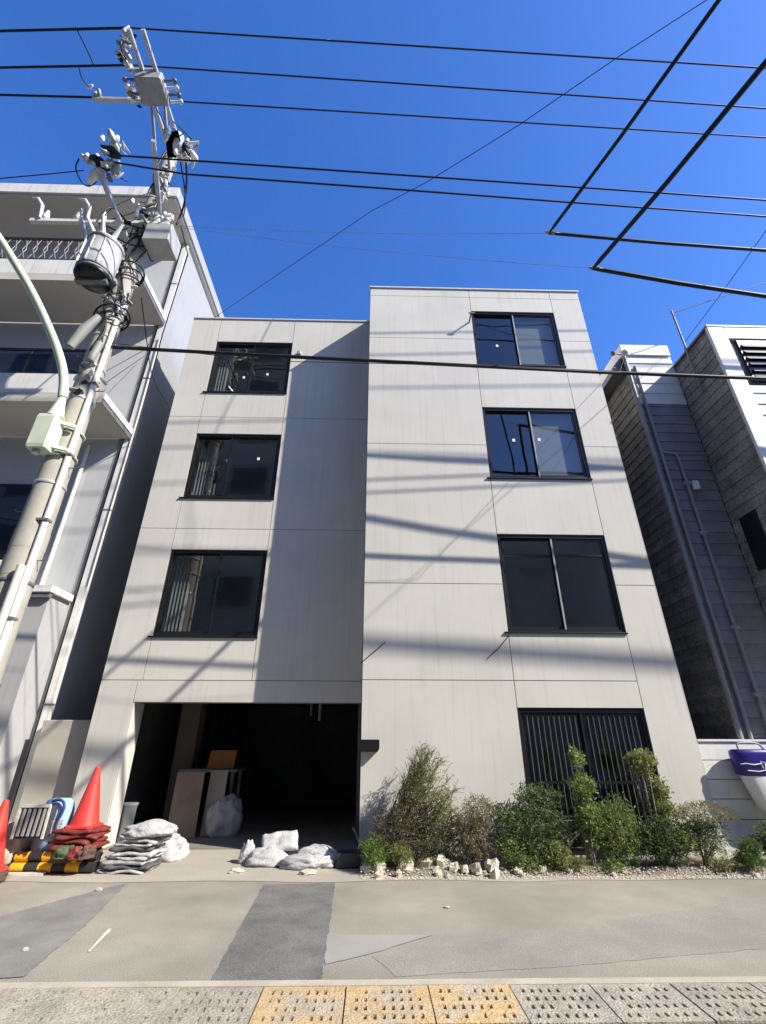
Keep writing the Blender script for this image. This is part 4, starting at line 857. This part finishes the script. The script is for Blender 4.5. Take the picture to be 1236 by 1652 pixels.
part(tu, 'grab_rail', MB().tube(smooth([(tx+.08,(TY-.09),zt-.01),(tx+.06,(TY-.09),zt+.07),(tx+.12,(TY-.09),zt+.09),(tx+.4,(TY-.09),zt+.09),(tx+.46,(TY-.09),zt+.0)]), .014, 8), GREYAL)
mk = []
yf = TY-.155
part(tu, 'white_marking', MB().tube([(tx+.04,yf+.07,zm+.13),(tx+.10,yf+.035,zm+.14),(tx+.2,yf+.008,zm+.125),(tx+.3,yf-.002,zm+.14)], .008, 6).tube([(tx+.10,yf+.035,zm+.05),(tx+.24,yf+.0,zm+.04),(tx+.34,yf-.004,zm+.06),(tx+.36,yf-.004,zm+.15),(tx+.30,yf-.002,zm+.17),(tx+.31,yf-.002,zm+.08)], .007, 6), WHITEP)
part(tu, 'stand', MB().bar((tx+.35,TY,.004),(tx+.4,TY,zb+.02),.06).bar((tx+.7,TY,.004),(tx+.65,TY,zb+.02),.06).bar((tx+.37,TY,.2),(tx+.68,TY,.2),.04), DSTEEL)

# ------------------------------------------------------------------ planting bed, stones
bed = MB(); vs = []; n, mm = 60, 6
for j in range(mm+1):
    for i in range(n+1):
        x = -.08+8.6*i/n; y = 7.22+.68*j/mm; e = min(i/3, (n-i)/3, j/1.5, 1); vs.append((x, y+.05*noise.noise((x*2, y, 3))*(j == 0), .006+.07*e*(.7+.6*noise.noise((x*3, y*3, 0)))))
bed.add(vs, [(j*(n+1)+i, j*(n+1)+i+1, (j+1)*(n+1)+i+1, (j+1)*(n+1)+i) for j in range(mm) for i in range(n)], True)
b_ = bed.build('planting_bed', SOIL); struct(b_)
rr = random.Random(11)
def rock_mesh(seed, fl=.3): return bag_mesh(1, .85, .8, seed, .5, fl, 9, 6, .85)
rocks = []
for k in range(6):
    mb = rock_mesh(200+k); mb.sm = [False]*len(mb.sm); m = mb.mesh('bed_stone'); m.materials.append(STONE); rocks.append(m)
big = [(590,1408,.16),(612,1410,.14),(655,1408,.22),(672,1402,.2),(690,1404,.26),(704,1396,.28),(716,1405,.24),(735,1408,.16),(752,1410,.15),(770,1411,.16),(795,1408,.22),(800,1416,.14),(838,1411,.13)]
for k in range(38):
    x = rr.uniform(585, 1236); big.append((x, rr.uniform(1398, 1418), rr.uniform(.05, .12) if x < 950 else rr.uniform(.05, .10)))
for k, (x, y, s) in enumerate(big):
    s = s*1.1 if k < 13 else s
    p = PZ(x, y, .02); o = link('bed_stone', rocks[k % 6]); yy_ = max(7.12, min(7.6, p.y+.06)); o.location = (p.x, yy_, .02 if yy_ > 7.24 else .004)
    o.scale = (s, s*.9, s*rr.uniform(.6, .95)); o.rotation_euler = (0, 0, rr.uniform(0, 6))
    if s > .21: nbig = globals().get('nbig', -1)+1; tag(o, ('leftmost', 'second', 'third', 'fourth', 'fifth', 'sixth', 'seventh', 'eighth')[nbig] + (' of the' if not nbig else ' from the left of the') + ' large pale stones heaped before the shrubs', 'stone', 'large stones of the bed')
    else: tag(o, 'small pale stone along the edge of the planting bed', 'stone', 'small stones edging the bed')
# fine gravel in the bed edge
gm = MB()
for k in range(2600):
    x = rr.uniform(-.1, 8.3); y = 7.06+.34*rr.random()**1.2; s = rr.uniform(.006, .022); z = .006 if y < 7.22 else .05*min(1, (y-7.22)/.12)+.01
    c = Vector((x, y, z)); a = rr.uniform(0, 6); vs = [c+Vector((math.cos(a+q*1.571)*s, math.sin(a+q*1.571)*s*.8, 0)) for q in range(4)] + [c+Vector((0, 0, s*.8))]
    gm.add(vs, [(0,1,4),(1,2,4),(2,3,4),(3,0,4)])
for k in range(900):
    x = rr.uniform(-6, 6); y = 4.41+.25*rr.random()**2 if k % 2 else 7.0-.5*rr.random()**2.2; s = rr.uniform(.002, .006); c = Vector((x, y, .001)); a = rr.uniform(0, 6)
    vs = [c+Vector((math.cos(a+q*1.571)*s, math.sin(a+q*1.571)*s*.8, 0)) for q in range(4)] + [c+Vector((0, 0, s*.8))]
    gm.add(vs, [(0,1,4),(1,2,4),(2,3,4),(3,0,4)])
go = gm.build('gravel', STONE); go['kind'] = 'stuff'; go['label'] = 'fine pale gravel scattered along the bed edge'; go['category'] = 'gravel'

# ------------------------------------------------------------------ shrubs
def leafquad(mb, c, d, s, asp, rr):
    d = d.normalized(); n = Vector((rr.gauss(0,1), rr.gauss(0,1), rr.gauss(0,1))); a = d.cross(n)
    if a.length < 1e-3: return
    a.normalize(); w_ = s*asp
    mb.add([c, c+d*s*.5+a*w_*.5, c+d*s, c+d*s*.5-a*w_*.5], [(0,1,2,3)])
def shrub(name, label, base, blobs, lm, seed, n=1800, leaf=.035, asp=.45, stems=10, stem_r=.008, upright=.5, bark=TWIG, hollow=.35, lean=(0,0), twigs=90, tw_r=.0022, group='shrubs in the planting bed', cat='shrub'):
    """blobs: (centre, radii) ellipsoids; leaves sit on twigs reaching the blobs' outer parts"""
    n = int(n*1.35); rr = random.Random(seed); base = Vector(base); root = thing(name, label, cat, group, base)
    st = MB(); lf = MB(); tot = sum(b[1][0]*b[1][1]*b[1][2] for b in blobs)
    for c, r_ in blobs:
        c = Vector(c); share = (r_[0]*r_[1]*r_[2])/tot; k = max(2, int(stems*share+.5))
        def pt(lo=hollow):
            while True:
                v = Vector((rr.uniform(-1,1), rr.uniform(-1,1), rr.uniform(-1,1))); l = v.length
                if lo < l <= 1: break
            u = v.normalized(); l *= 1+.28*noise.noise(u*2.3+c*5)
            u = u*l; return c + Vector((u.x*r_[0], u.y*r_[1], u.z*r_[2]))
        hubs = []
        for _ in range(k):
            e = c + Vector((rr.gauss(0,.4)*r_[0], rr.gauss(0,.4)*r_[1], rr.gauss(.1,.4)*r_[2])); m1 = base.lerp(e, .5)+Vector((rr.gauss(0,.03), rr.gauss(0,.03), .05))
            b0 = base+Vector((rr.gauss(0,.03), rr.gauss(0,.03), 0)); b0.z = base.z
            st.tube([b0, m1, e], [stem_r, stem_r*.75, stem_r*.4], 5); hubs.append(m1.lerp(e, .6)); hubs.append(e)
        for _ in range(int(twigs*share)+2):
            h = rr.choice(hubs); e = pt(.6); m1 = h.lerp(e, .5)+Vector((rr.gauss(0,.02), rr.gauss(0,.02), .02)); st.tube([h, m1, e], [tw_r*1.6, tw_r*1.2, tw_r*.7], 3, cap=False)
            for q in range(int(n/max(1, twigs))):
                t = rr.random()**.6; p = (h.lerp(m1, t*2) if t < .5 else m1.lerp(e, t*2-1)) + Vector((rr.gauss(0,1), rr.gauss(0,1), rr.gauss(0,1)))*leaf*.55
                d = (e-h).normalized()*upright + Vector((rr.gauss(0,.6), rr.gauss(0,.6), rr.gauss(.15,.6))); leafquad(lf, p, d, leaf*rr.choice((.55,.8,1.0,1.25,1.6)), asp*rr.uniform(.7,1.2), rr)
        for _ in range(int(n*share*.35)):
            p = pt(); leafquad(lf, p, Vector((rr.gauss(lean[0],.6), rr.gauss(0,.6), rr.gauss(upright,.6))), leaf*rr.uniform(.6,1.2), asp, rr)
    part(root, 'branches', st, bark); part(root, 'foliage', lf, lm)
    return root
def SP(x, y, D): return PY(x, y, D)
def bz(x, D): p = SP(x, 1395, D); return (p.x, D, .05)
def blob(x0, x1, y0, y1, D, dy=None):
    a = SP((x0+x1)/2, (y0+y1)/2, D); w_ = (SP(x1, (y0+y1)/2, D)-SP(x0, (y0+y1)/2, D)).x/2; h = (SP((x0+x1)/2, y0, D).z-SP((x0+x1)/2, y1, D).z)/2
    return ((a.x, D, a.z), (w_, min(dy or w_, .30), h))
# the wispy one, leaning right: bare dark twigs left, feathery green right
rr = random.Random(21); root = thing('wispy_shrub', 'tall wispy feathery shrub beside the garage corner, dark twigs on its left', 'shrub', 'shrubs in the planting bed', bz(640, 7.5))
tw = MB(); lf = MB(); bs = Vector(bz(640, 7.5))
for k in range(125):
    tpx = rr.uniform(590, 735); f_ = (tpx-590)/145; ytop = 1330-115*math.exp(-((f_-.68)/.33)**2) - 20*rr.random(); ytop += rr.random()**2*70
    e = SP(tpx, ytop, 7.5+rr.uniform(-.2,.2)); b0 = bs+Vector((rr.gauss(0,.07), rr.gauss(0,.05), 0)); b0.z = .05
    m1 = b0.lerp(e, .45)+Vector((rr.gauss(-.05,.05), rr.gauss(0,.03), .06)); pts = smooth([b0, m1, e], 1); tw.tube(pts, [.006-.0045*i/(len(pts)-1) for i in range(len(pts))], 4, cap=False)
    for q in range(16):
        t = rr.uniform(.25, 1); p = m1.lerp(e, t); d = Vector((rr.gauss(.35,.45), rr.gauss(0,.4), rr.gauss(.45,.35))); l = rr.uniform(.06,.2); e2 = p+d.normalized()*l
        tw.tube([p, p.lerp(e2,.5)+Vector((0,0,.008)), e2], [.0022,.0018,.001], 3, cap=False)
        for _ in range(int((1+10*min(1, max(.08, (f_-.25)*1.9))))):
            u = rr.random(); leafquad(lf, p.lerp(e2, u), d+Vector((rr.gauss(0,.5), rr.gauss(0,.5), rr.gauss(0,.5))), rr.uniform(.018,.036), .28, rr)
part(root, 'branches', tw, TWIG); part(root, 'foliage', lf, LF_OLIVE)
shrub('grassy_tuft', 'low bright green tuft at the garage end of the bed', bz(600,7.4), [blob(580,630,1350,1402,7.4,.2)], LF_GRASS, 31, 1500, .05, .12, 8, .004, .9, twigs=60)
shrub('grassy_tuft', 'low green tuft at the foot of the wispy shrub', bz(648,7.36), [blob(628,668,1358,1402,7.36,.16)], LF_OLIVE, 32, 900, .045, .14, 6, .004, .9, twigs=40)
shrub('feathery_shrub', 'dense olive lower growth in front of the wispy shrub', bz(668,7.44), [blob(612,735,1318,1400,7.46,.2), blob(650,725,1275,1345,7.5,.2)], LF_OLIVE, 61, 700, .034, .2, 18, .004, .9, twigs=200)
shrub('brownish_shrub', 'brownish green fine leaved shrub right of the wispy one', bz(762,7.5), [blob(715,812,1296,1400,7.5), blob(735,805,1278,1340,7.5)], LF_TAN, 33, 3400, .028, .35, 18, .005, .7, twigs=160)
shrub('dark_low_shrub', 'dark low shrub behind the large pale stones', bz(715,7.62), [blob(640,775,1300,1398,7.62)], LF_DARK, 34, 3000, .028, .4, 14, .005, .5, twigs=130)
shrub('bushy_shrub', 'broad dark green shrub under the left side of the barred window', bz(846,7.5), [blob(795,935,1285,1390,7.5), blob(825,912,1258,1325,7.55), blob(788,845,1292,1350,7.45)], LF_DARK, 35, 5200, .032, .5, 26, .008, .3, TWIGG, twigs=240)
shrub('low_green_shrub', 'low mid green shrub left of the dark trunked shrub', bz(820,7.4), [blob(800,850,1345,1402,7.42,.2)], LF_LIGHT, 36, 1300, .03, .35, 8, .004, .6, twigs=70)
shrub('yellow_green_shrub', 'small yellow green shrub below the barred window', bz(895,7.38), [blob(872,925,1355,1406,7.38,.18)], LF_YEL, 37, 1500, .028, .4, 8, .004, .5, twigs=70)
shrub('slim_tree', 'slim young tree with a leafy topknot in front of the barred window', bz(958,7.45), [blob(916,945,1207,1240,7.45), blob(918,962,1245,1290,7.45), blob(925,975,1290,1345,7.45), blob(940,975,1330,1372,7.45)], LF_LIGHT, 38, 2600, .036, .5, 14, .009, .2, TWIGG, .1, twigs=110, cat='tree')
shrub('light_green_shrub', 'upright light green shrub between the slim tree and the clipped shrub', bz(1000,7.42), [blob(952,1040,1280,1400,7.44,.25)], LF_LIGHT, 39, 3600, .030, .35, 18, .005, .8, twigs=170)
shrub('clipped_shrub', 'tall cloud clipped shrub with a round leafy head before the barred window', bz(1070,7.5), [blob(1012,1058,1208,1245,7.5), blob(1045,1080,1250,1290,7.5), blob(1050,1092,1285,1325,7.5), blob(1085,1122,1330,1375,7.42)], LF_YEL, 40, 3200, .036, .55, 16, .012, .2, TWIGG, .15, twigs=130)
shrub('bushy_shrub', 'dark green shrub at the foot of the clipped shrub', bz(1068,7.4), [blob(1022,1118,1312,1400,7.42,.25)], LF_DARK, 41, 3600, .034, .5, 16, .006, .3, twigs=170)
shrub('brown_topped_shrub', 'rounded shrub with dry brown top at the right building corner', bz(1140,7.45), [blob(1088,1186,1300,1398,7.45,.28)], LF_DARK, 42, 2800, .026, .4, 16, .005, .4, twigs=130)
br = bpy.data.objects['brown_topped_shrub']; rr = random.Random(43); lf = MB()
(c, r_) = blob(1093, 1184, 1290, 1345, 7.45, .28)
for k in range(2600):
    v = Vector((rr.gauss(0,1), rr.gauss(0,1), abs(rr.gauss(0,1)))).normalized()*rr.uniform(.75,1.08); p = Vector(c)+Vector((v.x*r_[0], v.y*r_[1], v.z*r_[2]-.03)); leafquad(lf, p, v+Vector((0,0,.5)), rr.uniform(.018,.034), .3, rr)
part(br, 'dry_tips', lf, LF_TAN)
shrub('small_conifer', 'small bright green conifer at the right frame edge below the tub', bz(1208,7.3), [blob(1186,1234,1372,1404,7.3,.16), blob(1194,1226,1352,1380,7.3,.12)], LF_CON, 44, 2600, .035, .16, 8, .006, 1.0, twigs=90)
shrub('bushy_shrub', 'dark shrub in the shade behind the small conifer', bz(1250,7.5), [blob(1215,1300,1325,1395,7.5,.25)], LF_DARK, 45, 1800, .034, .5, 10, .006, .3, twigs=90)
for k, (x, lab) in enumerate(((860,'left of the yellow green shrub'),(930,'right of the yellow green shrub'),(985,'below the light green shrub'),(1170,'below the brown topped shrub'))):
    shrub('weed_clump', 'thin pale weed clump ' + lab, bz(x,7.32), [blob(x-26,x+26,1382,1410,7.32,.14)], LF_YEL if k % 2 else LF_LIGHT, 50+k, 420, .028, .3, 5, .003, .7, twigs=30, group='weeds at the bed edge', cat='weed')
